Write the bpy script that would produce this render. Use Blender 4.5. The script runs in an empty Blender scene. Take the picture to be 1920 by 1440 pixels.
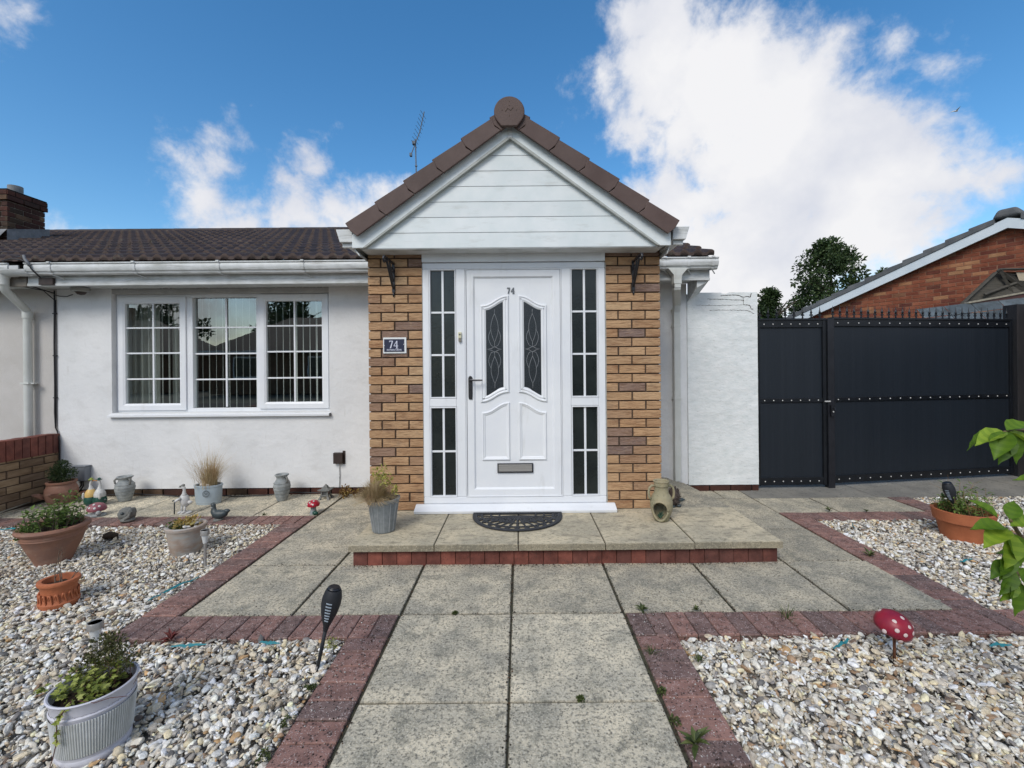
import bpy, bmesh, math, random
import numpy as np
from math import radians as R, sin, cos, pi
from mathutils import Vector, Matrix, noise as mnoise
random.seed(7); rng = np.random.default_rng(11)
C = bpy.context.scene.collection
scn = bpy.context.scene

# ------------------------------------------------------------------ camera
F, U0, V0, CAMH = 830.0, 973.0, 690.0, 1.33
cam = bpy.data.cameras.new('camera'); co = bpy.data.objects.new('camera', cam); C.objects.link(co)
cam.sensor_width = 36; cam.lens = 36 * F / 1920
roll = R(0.5)
co.matrix_world = Matrix.Translation((0, 0, CAMH)) @ Matrix.Rotation(R(90), 4, 'X') @ Matrix.Rotation(-roll, 4, 'Z')
cam.shift_x = (960 - U0) / 1920; cam.shift_y = (V0 - 720) / 1920
cam.clip_start = 0.05; cam.clip_end = 3000
scn.camera = co

# ------------------------------------------------------------------ light and sky
scn.view_settings.view_transform = 'Standard'; scn.view_settings.look = 'None'
scn.view_settings.gamma = 1; scn.view_settings.exposure = 0.62
SUN_EL, SUN_AZ = 42.0, 205.0            # degrees; azimuth clockwise from +Y (north)
w = bpy.data.worlds.new('World'); scn.world = w; w.use_nodes = True
def build_world():
    nt = w.node_tree; nt.nodes.clear(); N = nt.nodes.new; L = nt.links.new
    out = N('ShaderNodeOutputWorld'); bg = N('ShaderNodeBackground'); L(bg.outputs[0], out.inputs[0])
    bg.inputs[1].default_value = 0.10
    sky = N('ShaderNodeTexSky'); sky.sky_type = 'NISHITA'; sky.sun_disc = False
    sky.sun_elevation = R(SUN_EL); sky.sun_rotation = R(SUN_AZ); sky.air_density = 1.0; sky.dust_density = 0.6; sky.ozone_density = 2.5
    tc = N('ShaderNodeTexCoord'); D = tc.outputs['Generated']
    sep = N('ShaderNodeSeparateXYZ'); L(D, sep.inputs[0])
    def math_(op, a, b=None, clamp=False):
        m = N('ShaderNodeMath'); m.operation = op; m.use_clamp = clamp
        for i, v in enumerate((a, b)):
            if v is None: continue
            if isinstance(v, (int, float)): m.inputs[i].default_value = v
            else: L(v, m.inputs[i])
        return m.outputs[0]
    def vm(op, a, b):
        m = N('ShaderNodeVectorMath'); m.operation = op
        for i, v in enumerate((a, b)):
            if isinstance(v, tuple): m.inputs[i].default_value = v
            else: L(v, m.inputs[i])
        return m
    def noise(scale, detail, rough, vec, dist=0.0):
        n = N('ShaderNodeTexNoise'); n.inputs['Scale'].default_value = scale; n.inputs['Detail'].default_value = detail
        n.inputs['Roughness'].default_value = rough; n.inputs['Distortion'].default_value = dist; L(vec, n.inputs['Vector']); return n
    warp = noise(3.0, 3, .5, D)
    wv = vm('SUBTRACT', warp.outputs['Color'], (.5, .5, .5)); ws = vm('SCALE', wv.outputs[0], (0, 0, 0)); ws.inputs['Scale'].default_value = .07
    Dw = vm('ADD', D, ws.outputs[0]); Dn = vm('NORMALIZE', Dw.outputs[0], (0, 0, 0))
    # clouds sit at fixed directions of the sky: (direction x, z over y), angular radius in radians, weight
    CL = [(0.328,0.774,0.069),(0.436,0.701,0.090),(0.315,0.648,0.070),(0.207,0.613,0.042),(0.254,0.546,0.043),(0.386,0.521,0.056),(0.568,0.664,0.083),(0.713,0.711,0.053),(0.858,0.734,0.040),(0.930,0.691,0.019),(0.761,0.608,0.062),(0.616,0.537,0.090),(0.808,0.499,0.056),(0.711,0.428,0.098),(0.892,0.414,0.054),(0.578,0.405,0.080),(0.397,0.370,0.079),(0.301,0.365,0.047),(0.517,0.297,0.106),(0.806,0.294,0.084),(0.939,0.305,0.030),(0.637,0.199,0.110),(0.396,0.250,0.093),(0.781,0.174,0.050),(0.504,0.176,0.060),(-0.686,0.542,0.030),(-0.662,0.476,0.039),(-0.693,0.416,0.037),(-0.723,0.374,0.029),(-0.542,0.438,0.031),(-0.457,0.462,0.039),(-0.494,0.372,0.076),(-0.603,0.343,0.045),(-0.398,0.365,0.070),(-0.289,0.394,0.041),(-0.627,0.307,0.040),(-0.338,0.316,0.062),(-1.043,0.322,0.023),(-1.165,0.799,0.008),(1.102,0.418,0.013),(-2.3,.6,.2),(2.6,.5,.2),(0.591,0.477,0.184),(0.472,0.622,0.118),(0.771,0.451,0.116),(0.340,0.696,0.085),(0.710,0.295,0.128),(0.517,0.249,0.136),(-0.495,0.354,0.076),(-0.686,0.464,0.045),(-0.705,0.398,0.041)]
    best = None
    for (x, z, r) in CL:
        v = Vector((x, 1, z)).normalized()
        rr = r * 0.98
        d = vm('DISTANCE', Dn.outputs[0], tuple(v)).outputs['Value']
        k = math_('DIVIDE', math_('SUBTRACT', rr + .014, d), .13)
        if best is None: best = k
        else:
            m = N('ShaderNodeMath'); m.operation = 'SMOOTH_MAX'; L(best, m.inputs[0]); L(k, m.inputs[1]); m.inputs[2].default_value = .22; best = m.outputs[0]
    n1 = noise(5.5, 9, .60, D, .15)
    n2 = noise(16.0, 7, .62, D, .2)
    cs = math_('ADD', best, math_('MULTIPLY', math_('SUBTRACT', n1.outputs[0], .5), 1.9))
    cs = math_('ADD', cs, math_('MULTIPLY', math_('SUBTRACT', n2.outputs[0], .5), 1.1))
    mr = N('ShaderNodeMapRange'); mr.interpolation_type = 'SMOOTHSTEP'; L(cs, mr.inputs[0]); mr.inputs[1].default_value = -.10; mr.inputs[2].default_value = .50
    # broken clouds over the rest of the sky
    nb = noise(2.2, 8, .6, D); back = N('ShaderNodeMapRange'); back.interpolation_type = 'SMOOTHSTEP'; L(nb.outputs[0], back.inputs[0]); back.inputs[1].default_value = .42; back.inputs[2].default_value = .58
    bm = N('ShaderNodeMapRange'); L(sep.outputs[1], bm.inputs[0]); bm.inputs[1].default_value = .25; bm.inputs[2].default_value = -.05
    mask = math_('MAXIMUM', mr.outputs[0], math_('MULTIPLY', back.outputs[0], bm.outputs[0]))
    # blue
    hs = N('ShaderNodeHueSaturation'); hs.inputs['Saturation'].default_value = 1.30; hs.inputs['Value'].default_value = 1.0; L(sky.outputs[0], hs.inputs['Color'])
    tint = N('ShaderNodeMix'); tint.data_type = 'RGBA'; tint.blend_type = 'MULTIPLY'; tint.inputs[0].default_value = 1; L(hs.outputs[0], tint.inputs[6]); tint.inputs[7].default_value = SKYT
    # cloud tone: white tops, soft lavender grey bodies
    ns = noise(4.0, 6, .55, Dn.outputs[0]); cr = N('ShaderNodeValToRGB'); L(ns.outputs[0], cr.inputs[0])
    cr.color_ramp.elements[0].position = .35; cr.color_ramp.elements[0].color = (.66, .69, .78, 1)
    cr.color_ramp.elements[1].position = .60; cr.color_ramp.elements[1].color = (.89, .89, .91, 1)
    cv = N('ShaderNodeMix'); cv.data_type = 'RGBA'; cv.blend_type = 'MULTIPLY'; cv.inputs[0].default_value = 1; L(cr.outputs[0], cv.inputs[6]); cv.inputs[7].default_value = (CLV, CLV, CLV, 1)
    mx = N('ShaderNodeMix'); mx.data_type = 'RGBA'; L(mask, mx.inputs[0]); L(tint.outputs[2], mx.inputs[6]); L(cv.outputs[2], mx.inputs[7])
    L(mx.outputs[2], bg.inputs[0])
SKYT = (1.32, 1.28, 1.18, 1); CLV = 6.6
build_world()
sl = bpy.data.lights.new('sun', 'SUN'); so = bpy.data.objects.new('sun', sl); C.objects.link(so)
sl.energy = 1.45; sl.angle = R(26); sl.color = (1, .95, .88)
az, el = R(SUN_AZ), R(SUN_EL)
sd = Vector((sin(az) * cos(el), cos(az) * cos(el), sin(el)))
so.rotation_euler = (-sd).to_track_quat('-Z', 'Y').to_euler()

# ------------------------------------------------------------------ helpers
def lin(r, g, b):
    f = lambda c: (c / 255 / 12.92) if c / 255 <= .04045 else ((c / 255 + .055) / 1.055) ** 2.4
    return (f(r), f(g), f(b), 1)
def tag(o, label=None, cat=None, group=None, kind=None):
    if label: o['label'] = label
    if cat: o['category'] = cat
    if group: o['group'] = group
    if kind: o['kind'] = kind
    return o
ORG = {}
def thing(name, loc, label, cat, group=None):
    o = bpy.data.objects.new(name, None); C.objects.link(o); o.location = loc; o.empty_display_size = .1
    ORG[o] = Vector(loc); return tag(o, label, cat, group)
class MB:
    def __init__(s): s.v = []; s.f = []; s.t = []; s.m = []; s.tint = 1.0; s.mi = 0
    def add(s, vs, fs, M=None):
        b = len(s.v)
        s.v += [tuple(M @ Vector(p)) for p in vs] if M is not None else [tuple(p) for p in vs]
        for f in fs: s.f.append(tuple(i + b for i in f)); s.t.append(s.tint); s.m.append(s.mi)
        return s
    def box(s, x0, x1, y0, y1, z0, z1, M=None):
        v = [(x0,y0,z0),(x1,y0,z0),(x1,y1,z0),(x0,y1,z0),(x0,y0,z1),(x1,y0,z1),(x1,y1,z1),(x0,y1,z1)]
        return s.add(v, [(0,3,2,1),(4,5,6,7),(0,1,5,4),(1,2,6,5),(2,3,7,6),(3,0,4,7)], M)
    def hexa(s, bot, top): return s.add(list(bot) + list(top), [(0,3,2,1),(4,5,6,7),(0,1,5,4),(1,2,6,5),(2,3,7,6),(3,0,4,7)])
    def prism(s, poly, y0, y1, M=None):        # polygon in XZ (counter-clockwise seen from -Y), y0 front
        n = len(poly); v = [(p[0], y0, p[1]) for p in poly] + [(p[0], y1, p[1]) for p in poly]
        f = [tuple(range(n)), tuple(range(2*n-1, n-1, -1))] + [(i, i+n, (i+1) % n + n, (i+1) % n) for i in range(n)]
        return s.add(v, f, M)
    def ring_loft(s, rings, closed=True, cap0=False, cap1=False, M=None):
        n = len(rings[0]); v = [p for r in rings for p in r]; f = []
        for k in range(len(rings) - 1):
            for i in range(n if closed else n - 1):
                a, b = k*n+i, k*n+(i+1) % n; f.append((a, b, b+n, a+n))
        if cap0: f.append(tuple(range(n-1, -1, -1)))
        if cap1: f.append(tuple(range((len(rings)-1)*n, len(rings)*n)))
        return s.add(v, f, M)
    def lathe(s, prof, seg=24, c=(0,0,0), sx=1, sy=1, rot=0, M=None, ripple=None):
        rings = []
        for (r, z) in prof:
            ring = []
            for i in range(seg):
                a = 2*pi*i/seg; rr = r * (1 + (ripple(a, z) if ripple else 0))
                x, y = rr*cos(a)*sx, rr*sin(a)*sy
                ring.append((c[0]+x*cos(rot)-y*sin(rot), c[1]+x*sin(rot)+y*cos(rot), c[2]+z))
            rings.append(ring)
        return s.ring_loft(rings, True, True, True, M)
    def tube(s, pts, r, seg=8, cap=True, flat=1.0):
        pts = [Vector(p) for p in pts]; n = len(pts); rs = r if isinstance(r, (list, tuple)) else [r]*n
        rings = []; up = None
        for i, p in enumerate(pts):
            d = (pts[min(i+1, n-1)] - pts[max(i-1, 0)]); d = d.normalized() if d.length > 1e-9 else Vector((0,0,1))
            if up is None: up = Vector((0,0,1)) if abs(d.z) < .9 else Vector((1,0,0))
            a = d.cross(up); a = a.normalized() if a.length > 1e-6 else Vector((1,0,0)); b = a.cross(d).normalized(); up = b
            rings.append([tuple(p + a*rs[i]*cos(2*pi*k/seg) + b*rs[i]*flat*sin(2*pi*k/seg)) for k in range(seg)])
        return s.ring_loft(rings, True, cap, cap)
    def blob(s, c, r, seg=16, rings=10, nz=0.0, ns=3.0, seed=0, M=None):
        rg = []
        for j in range(rings+1):
            th = pi*j/rings; row = []
            for i in range(seg):
                a = 2*pi*i/seg; d = Vector((sin(th)*cos(a), sin(th)*sin(a), -cos(th)))
                k = 1 + nz*mnoise.noise(d*ns + Vector((seed*7.1, seed*3.3, 0)))
                row.append((c[0]+d.x*r[0]*k, c[1]+d.y*r[1]*k, c[2]+d.z*r[2]*k))
            rg.append(row)
        return s.ring_loft(rg, True, False, False, M)
    def build(s, name, mats, parent=None, smooth=None, bevel=0, bseg=2, origin=None, local=False, weld=False):
        me = bpy.data.meshes.new(name); off = Vector((0,0,0))
        if parent is not None and not local: off = ORG.get(parent, Vector((0,0,0)))
        elif origin is not None: off = Vector(origin)
        me.from_pydata([tuple(Vector(p) - off) for p in s.v], [], s.f)
        for m in (mats if isinstance(mats, (list, tuple)) else [mats]): me.materials.append(m)
        me.polygons.foreach_set('material_index', s.m)
        at = me.attributes.new('tint', 'FLOAT', 'FACE'); at.data.foreach_set('value', s.t)
        if weld:
            bm = bmesh.new(); bm.from_mesh(me); bmesh.ops.remove_doubles(bm, verts=bm.verts, dist=1e-5); bm.to_mesh(me); bm.free()
        me.update()
        if smooth is not None:
            me.shade_smooth()
            if smooth < 180: me.set_sharp_from_angle(angle=R(smooth))
        o = bpy.data.objects.new(name, me); C.objects.link(o)
        if parent is not None: o.parent = parent; ORG[o] = ORG.get(parent, Vector((0,0,0)))
        elif origin is not None: o.location = origin; ORG[o] = Vector(origin)
        else: ORG[o] = Vector((0,0,0))
        if bevel:
            b = o.modifiers.new('bevel', 'BEVEL'); b.width = bevel; b.segments = bseg; b.limit_method = 'ANGLE'; b.angle_limit = R(35)
        return o
def copy_tree(o, parent=None):
    c = o.copy(); C.objects.link(c); c.parent = parent
    for ch in list(o.children): copy_tree(ch, c)
    return c
def offset_poly(p, d):      # inward offset of a counter-clockwise closed polygon, mitred
    n = len(p); out = []
    for i in range(n):
        a, b, c = Vector(p[i-1]), Vector(p[i]), Vector(p[(i+1) % n])
        d1 = (b-a).normalized(); d2 = (c-b).normalized(); n1 = Vector((-d1.y, d1.x)); n2 = Vector((-d2.y, d2.x))
        m = (n1+n2); m = m / max(m.length_squared, .2) * 2 if False else (n1+n2).normalized(); k = d / max(m.dot(n1), .35)
        out.append(tuple(b + m*k))
    return out
def molding(mb, poly, prof, y):     # prof: (inset, depth towards -y) list, lofted round the polygon
    rings = [[(q[0], y-dp, q[1]) for q in (offset_poly(poly, ins) if ins else poly)] for ins, dp in prof]
    n = len(poly)
    for k in range(len(rings)-1):
        mb.add(rings[k]+rings[k+1], [(i, (i+1) % n, (i+1) % n + n, i+n) for i in range(n)])
def rect(x0, x1, z0, z1): return [(x0,z0),(x1,z0),(x1,z1),(x0,z1)]

# ------------------------------------------------------------------ materials
MATS = {}
def mat(name, c1, c2=None, rough=.6, nscale=6, ndetail=6, nlo=.35, nhi=.65, bump=0, bscale=80, bdetail=4, metal=0, spec=.4, mode='mul', ramp=None,
        speck=None, stretch=None, speck2=None, coat=0, streak=None, trans=0):
    if name in MATS: return MATS[name]
    m = bpy.data.materials.new(name); m.use_nodes = True; nt = m.node_tree; N = nt.nodes.new; L = nt.links.new
    bs = nt.nodes['Principled BSDF']; tc = N('ShaderNodeTexCoord'); vec = tc.outputs['Object']
    if stretch:
        mp = N('ShaderNodeMapping'); mp.inputs['Scale'].default_value = stretch; L(vec, mp.inputs[0]); vec = mp.outputs[0]
    def noise(sc, det, v=vec, ro=.6):
        n = N('ShaderNodeTexNoise'); n.inputs['Scale'].default_value = sc; n.inputs['Detail'].default_value = det; n.inputs['Roughness'].default_value = ro; L(v, n.inputs['Vector']); return n.outputs[0]
    def rng_(src, a, b, lo=0, hi=1):
        r = N('ShaderNodeMapRange'); L(src, r.inputs[0]); r.inputs[1].default_value = a; r.inputs[2].default_value = b; r.inputs[3].default_value = lo; r.inputs[4].default_value = hi; return r.outputs[0]
    def mix(fac, a, b, blend='MIX'):
        x = N('ShaderNodeMix'); x.data_type = 'RGBA'; x.blend_type = blend
        for i, v in ((0, fac), (6, a), (7, b)):
            if isinstance(v, (int, float)): x.inputs[i].default_value = v
            elif isinstance(v, tuple): x.inputs[i].default_value = v
            else: L(v, x.inputs[i])
        return x.outputs[2]
    at = N('ShaderNodeAttribute'); at.attribute_name = 'tint'
    if mode == 'ramp':
        cr = N('ShaderNodeValToRGB'); L(at.outputs['Fac'], cr.inputs[0]); cr.color_ramp.interpolation = 'LINEAR'
        e = cr.color_ramp.elements
        while len(e) < len(ramp): e.new(.5)
        for i, (p, c) in enumerate(ramp): e[i].position = p; e[i].color = c
        base = cr.outputs[0]
        if c2: base = mix(rng_(noise(nscale, ndetail), nlo, nhi), base, mix(1.0, base, c2, 'MULTIPLY'))
    else:
        base = c1
        if c2: base = mix(rng_(noise(nscale, ndetail), nlo, nhi), c1, c2)
        g = N('ShaderNodeCombineColor'); [L(at.outputs['Fac'], g.inputs[i]) for i in range(3)]
        base = mix(1.0, base, g.outputs[0], 'MULTIPLY')
    for sp in (speck, speck2):
        if sp:      # (scale, threshold lo, hi, colour, strength)
            v = N('ShaderNodeTexVoronoi'); v.inputs['Scale'].default_value = sp[0]; L(vec, v.inputs['Vector'])
            nn = rng_(noise(sp[0]*.35, 2), .4, .6, .2, 1.3)
            mm = N('ShaderNodeMath'); mm.operation = 'DIVIDE'; L(v.outputs['Distance'], mm.inputs[0]); L(nn, mm.inputs[1])
            base = mix(rng_(mm.outputs[0], sp[1], sp[2], sp[4], 0), base, sp[3])
    for sk_ in ([] if not streak else streak if isinstance(streak, list) else [streak]):      # (scale, lo, hi, colour, strength, stretch)
        mp = N('ShaderNodeMapping'); mp.inputs['Scale'].default_value = sk_[5]; L(tc.outputs['Object'], mp.inputs[0])
        base = mix(rng_(noise(sk_[0], 5, mp.outputs[0]), sk_[1], sk_[2], 0, sk_[4]), base, sk_[3])
    if isinstance(base, tuple): bs.inputs['Base Color'].default_value = base
    else: L(base, bs.inputs['Base Color'])
    bs.inputs['Roughness'].default_value = rough; bs.inputs['Metallic'].default_value = metal; bs.inputs['Specular IOR Level'].default_value = spec
    bs.inputs['Coat Weight'].default_value = coat
    if bump:
        b = N('ShaderNodeBump'); b.inputs['Strength'].default_value = 1; b.inputs['Distance'].default_value = bump; L(noise(bscale, bdetail, vec), b.inputs['Height']); L(b.outputs[0], bs.inputs['Normal'])
    MATS[name] = m; return m
G = lambda v: (v, v, v, 1)
pvc = mat('white upvc', (.70,.725,.76,1), (.76,.78,.80,1), rough=.38, nscale=3, bump=.0004, bscale=200, streak=(9, .6, .8, (.42,.42,.38,1), .35, (1,1,.25)))
pvc_clad = mat('white cladding', (.62,.68,.69,1), (.70,.74,.75,1), rough=.45, nscale=5, streak=(16, .56, .8, (.38,.38,.35,1), .45, (.3,1,1.5)), bump=.0006, bscale=120)
gutter_m = mat('gutter plastic', (.66,.68,.69,1), (.52,.54,.53,1), rough=.42, nscale=7, streak=(14, .52, .72, (.20,.20,.18,1), .65, (.25,1,3)))
pipe_m = mat('downpipe plastic', (.62,.64,.62,1), (.54,.56,.53,1), rough=.4, nscale=5, streak=(10, .6, .8, (.3,.29,.25,1), .3, (2,2,.3)))
render_m = mat('white render', (.65,.66,.665,1), (.74,.745,.745,1), rough=.85, nscale=1.6, nlo=.3, nhi=.7, bump=.006, bscale=18, bdetail=10, streak=[(4, .52, .8, (.50,.50,.49,1), .55, (1,1,1.6)), (12, .62, .80, (.46,.45,.42,1), .5, (2.2,1,.35))])
render_w = mat('brushed masonry paint', (.66,.70,.70,1), (.78,.80,.80,1), rough=.8, nscale=9, nlo=.35, nhi=.7, bump=.005, bscale=20, bdetail=10, stretch=(1,1,1.9), streak=(26, .58, .72, (.42,.44,.43,1), .55, (.8,1,2.6)))
render_n = mat('cream textured render', (.50,.48,.455,1), (.56,.54,.52,1), rough=.9, nscale=3, bump=.006, bscale=120, bdetail=6)
lintel_m = mat('grey painted lintel', (.42,.42,.41,1), (.50,.50,.49,1), rough=.8, nscale=9, bump=.002, bscale=60)
glass_black = mat('obscure dark glass', (.008,.012,.012,1), (.018,.024,.023,1), rough=.2, nscale=4, bump=.0012, bscale=90, spec=.5)
glass_pat = mat('textured dark glass', (.008,.011,.014,1), (.035,.042,.048,1), rough=.3, nscale=150, ndetail=3, nlo=.45, nhi=.6, bump=.0015, bscale=160, spec=.5)
lead_m = mat('lead came', (.30,.32,.34,1), (.20,.21,.22,1), rough=.4, nscale=120, metal=.2)
black_metal = mat('black painted metal', (.008,.009,.013,1), (.014,.015,.02,1), rough=.38, nscale=9, spec=.5)
gate_panel = mat('charcoal gate panel', (.0085,.0125,.0185,1), (.0125,.018,.026,1), rough=.5, nscale=1, streak=(30, .45, .7, (.016,.021,.029,1), .5, (1,1,.01)), bump=.0012, bscale=60, stretch=(1,1,.02))
gate_bar = mat('gate rail paint', (.006,.0075,.010,1), (.010,.012,.016,1), rough=.35, nscale=9)
chrome = mat('bright steel', (.62,.62,.60,1), (.5,.5,.5,1), rough=.4, metal=.2, nscale=20)
steel = mat('brushed steel', (.42,.41,.39,1), (.32,.31,.30,1), rough=.38, metal=.5, nscale=6, stretch=(.2,6,6))
brick_buff = mat('buff porch brick', None, (.56,.46,.42,1), rough=.9, nscale=11, nlo=.50, nhi=.78, mode='ramp', stretch=(.6,1,2.4), bump=.012, bscale=28, bdetail=7,
    ramp=[(0, (.50,.34,.20,1)), (.16, (.43,.25,.13,1)), (.32, (.48,.31,.175,1)), (.48, (.37,.215,.115,1)), (.64, (.44,.28,.155,1)), (.78, (.32,.195,.12,1)), (.88, (.25,.165,.125,1)), (1, (.20,.14,.12,1))],
    streak=[(20, .52, .70, (.17,.085,.04,1), .65, (.45,1,3.2)), (9, .56, .74, (.16,.11,.08,1), .5, (1,1,1.6)), (60, .55, .75, (.60,.42,.25,1), .4, (.5,1,2))])
mortar_dk = mat('dark mortar', (.075,.052,.038,1), (.11,.08,.06,1), rough=.95, nscale=30, bump=.004, bscale=150)
brick_orange = mat('orange facing brick', None, (.7,.55,.5,1), rough=.9, nscale=5, mode='ramp',
    ramp=[(0,(.30,.105,.055,1)),(.4,(.24,.080,.042,1)),(.7,(.19,.058,.033,1)),(.84,(.12,.038,.026,1)),(.93,(.42,.24,.12,1)),(1,(.36,.16,.08,1))], bump=.006, bscale=30)
mortar_or = mat('brown mortar', (.20,.10,.06,1), (.26,.14,.09,1), rough=.95, nscale=20)
brick_wallm = mat('drab garden wall brick', None, (.6,.55,.5,1), rough=.9, nscale=9, mode='ramp', stretch=(1,.5,2),
    ramp=[(0,(.40,.29,.18,1)),(.5,(.31,.215,.13,1)),(1,(.22,.155,.105,1))], bump=.007, bscale=35, bdetail=7)
brick_red = mat('red engineering brick', None, (.55,.5,.5,1), rough=.75, nscale=14, mode='ramp',
    ramp=[(0,(.24,.075,.052,1)),(.5,(.185,.060,.043,1)),(1,(.125,.050,.040,1))], bump=.003, bscale=60, speck=(70,.05,.3,(.05,.035,.03,1),.7))
brick_chim = mat('chimney brick', None, (.5,.45,.45,1), rough=.9, nscale=6, mode='ramp',
    ramp=[(0,(.085,.030,.020,1)),(.6,(.055,.024,.018,1)),(.85,(.045,.032,.020,1)),(1,(.20,.12,.07,1))], bump=.006, bscale=40)
mortar_lt = mat('pale mortar', (.20,.175,.15,1), (.26,.23,.20,1), rough=.95, nscale=20)
paver_m = mat('red block paver', None, (.58,.55,.55,1), rough=.85, nscale=14, nlo=.4, nhi=.7, mode='ramp',
    ramp=[(0,(.31,.172,.140,1)),(.4,(.255,.145,.122,1)),(.7,(.22,.135,.118,1)),(1,(.175,.12,.108,1))], bump=.004, bscale=110,
    speck=(140,.12,.38,(.50,.42,.40,1),.85), speck2=(80,.14,.40,(.022,.016,.015,1),.9))
slab_m = mat('weathered concrete slab', (.70,.62,.46,1), (.42,.39,.31,1), rough=.9, nscale=4.6, ndetail=14, nlo=.38, nhi=.62, bump=.004, bscale=90, bdetail=8,
    speck=(95,.12,.40,(.065,.062,.05,1),.75), speck2=(30,.05,.18,(.04,.038,.03,1),.9), streak=[(8, .52, .66, (.20,.195,.155,1), .75, (1,1,1)), (28, .52, .68, (.16,.155,.125,1), .6, (1,1,1)), (70, .50, .64, (.12,.115,.095,1), .8, (1,1,1)), (120, .52, .66, (.85,.80,.66,1), .4, (1,1,1))])
slab_step = mat('step slab', (.63,.55,.39,1), (.42,.38,.285,1), rough=.9, nscale=3.6, ndetail=12, nlo=.38, nhi=.62, bump=.004, bscale=70, bdetail=8,
    speck=(110,.10,.34,(.10,.095,.07,1),.7), streak=[(6, .52, .68, (.22,.20,.155,1), .8, (1,2,1)), (55, .52, .68, (.15,.135,.10,1), .75, (.6,1,1)), (120, .52, .66, (.62,.56,.42,1), .4, (1,1,1))])
concrete_m = mat('old concrete apron', (.25,.24,.21,1), (.17,.165,.15,1), rough=.92, nscale=3, ndetail=10, bump=.006, bscale=50, bdetail=9, speck=(40,.1,.4,(.07,.07,.06,1),.7))
dirt_m = mat('mossy joint dirt', (.040,.036,.027,1), (.075,.075,.045,1), rough=1, nscale=20, bump=.006, bscale=90)
ground_m = mat('ground', (.12,.12,.085,1), (.17,.165,.14,1), rough=1, nscale=2, bump=.01, bscale=20)
road_m = mat('road asphalt', (.055,.055,.058,1), (.075,.075,.075,1), rough=.9, nscale=3, bump=.003, bscale=120)
tile_m = mat('dark brown roof tile', (.027,.017,.014,1), (.050,.033,.027,1), rough=.7, nscale=3.5, ndetail=8, bump=.004, bscale=60, speck=(20,.06,.3,(.12,.12,.09,1),.5), streak=(6,.55,.75,(.02,.018,.014,1),.6,(1,1,1)))
tile_new = mat('smooth brown verge tile', (.072,.044,.038,1), (.095,.062,.054,1), rough=.62, nscale=5, bump=.001, bscale=120)
tile_grey = mat('grey verge tile', (.075,.082,.09,1), (.12,.125,.13,1), rough=.75, nscale=5, bump=.003, bscale=60)
lead_flash = mat('lead flashing', (.12,.13,.14,1), (.22,.23,.24,1), rough=.6, nscale=9, bump=.004, bscale=30)
terracotta = mat('weathered terracotta', (.29,.145,.095,1), (.22,.125,.095,1), rough=.75, nscale=6, bump=.002, bscale=60, streak=(9,.55,.75,(.36,.27,.20,1),.5,(1,1,2)))
terra_or = mat('orange terracotta', (.45,.15,.065,1), (.37,.115,.05,1), rough=.7, nscale=7, bump=.002, bscale=60)
terra_wh = mat('lime bloomed terracotta', (.42,.34,.28,1), (.27,.20,.16,1), rough=.8, nscale=7, bump=.002, bscale=60, streak=(8,.42,.62,(.36,.36,.34,1),.9,(1,1,3)))
grey_pot = mat('grey plastic planter', (.17,.19,.20,1), (.24,.26,.27,1), rough=.6, nscale=30, bump=.001, bscale=150)
bucket_m = mat('whitewashed metal tub', (.58,.58,.64,1), (.50,.50,.55,1), rough=.5, nscale=5)
bucket_rib = mat('ribbed tub side', (.62,.64,.64,1), (.48,.50,.48,1), rough=.55, nscale=8, streak=(20,.5,.7,(.30,.31,.29,1),.6,(1,1,.3)))
blue_pot = mat('pale blue enamel', (.33,.40,.45,1), (.38,.45,.50,1), rough=.4, nscale=5)
dark_ink = mat('dark print', (.07,.08,.09,1), rough=.6)
stone_g = mat('grey stone glaze', (.20,.225,.235,1), (.35,.37,.365,1), rough=.7, nscale=14, bump=.003, bscale=80, streak=(30,.5,.7,(.12,.13,.13,1),.7,(1,1,2.5)))
stone_d = mat('dark cast stone', (.13,.135,.13,1), (.20,.20,.185,1), rough=.8, nscale=14, bump=.004, bscale=90)
stone_y = mat('mossy sandstone pottery', (.36,.31,.20,1), (.25,.235,.15,1), rough=.85, nscale=9, bump=.006, bscale=55, bdetail=8, speck=(60,.08,.3,(.12,.11,.07,1),.7))
white_res = mat('white painted resin', (.62,.62,.60,1), (.45,.45,.44,1), rough=.5, nscale=25)
green_res = mat('dark green resin', (.015,.07,.05,1), rough=.4)
yellow_res = mat('yellow resin', (.62,.42,.15,1), rough=.45)
lime_res = mat('lime resin', (.30,.36,.08,1), rough=.45)
orange_res = mat('orange resin', (.55,.22,.05,1), rough=.5)
dark_res = mat('dark slate resin', (.035,.05,.055,1), (.06,.075,.08,1), rough=.45, nscale=20)
red_gloss = mat('faded red enamel', (.30,.010,.030,1), (.20,.015,.035,1), rough=.42, nscale=14, streak=(9,.6,.8,(.12,.10,.05,1),.6,(1,1,1)))
pink_dot = mat('pale dots', (.62,.50,.48,1), rough=.6)
purple_res = mat('faded purple red glaze', (.22,.06,.09,1), (.30,.12,.13,1), rough=.5, nscale=20)
rust = mat('rusty stake', (.16,.06,.025,1), (.08,.03,.018,1), rough=.8, nscale=30)
soil = mat('potting soil', (.035,.024,.017,1), (.06,.042,.028,1), rough=1, nscale=30, bump=.012, bscale=60)
rubber = mat('black rubber', (.012,.014,.018,1), (.02,.022,.027,1), rough=.6, nscale=20)
cable_m = mat('black cable', (.015,.015,.018,1), rough=.5)
cable_g = mat('grey cable', (.20,.20,.20,1), rough=.5)
box_grey = mat('grey enclosure', (.17,.19,.22,1), (.20,.22,.25,1), rough=.45, nscale=4)
box_brown = mat('dark brown box', (.030,.022,.020,1), (.045,.03,.026,1), rough=.5, nscale=9)
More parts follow.
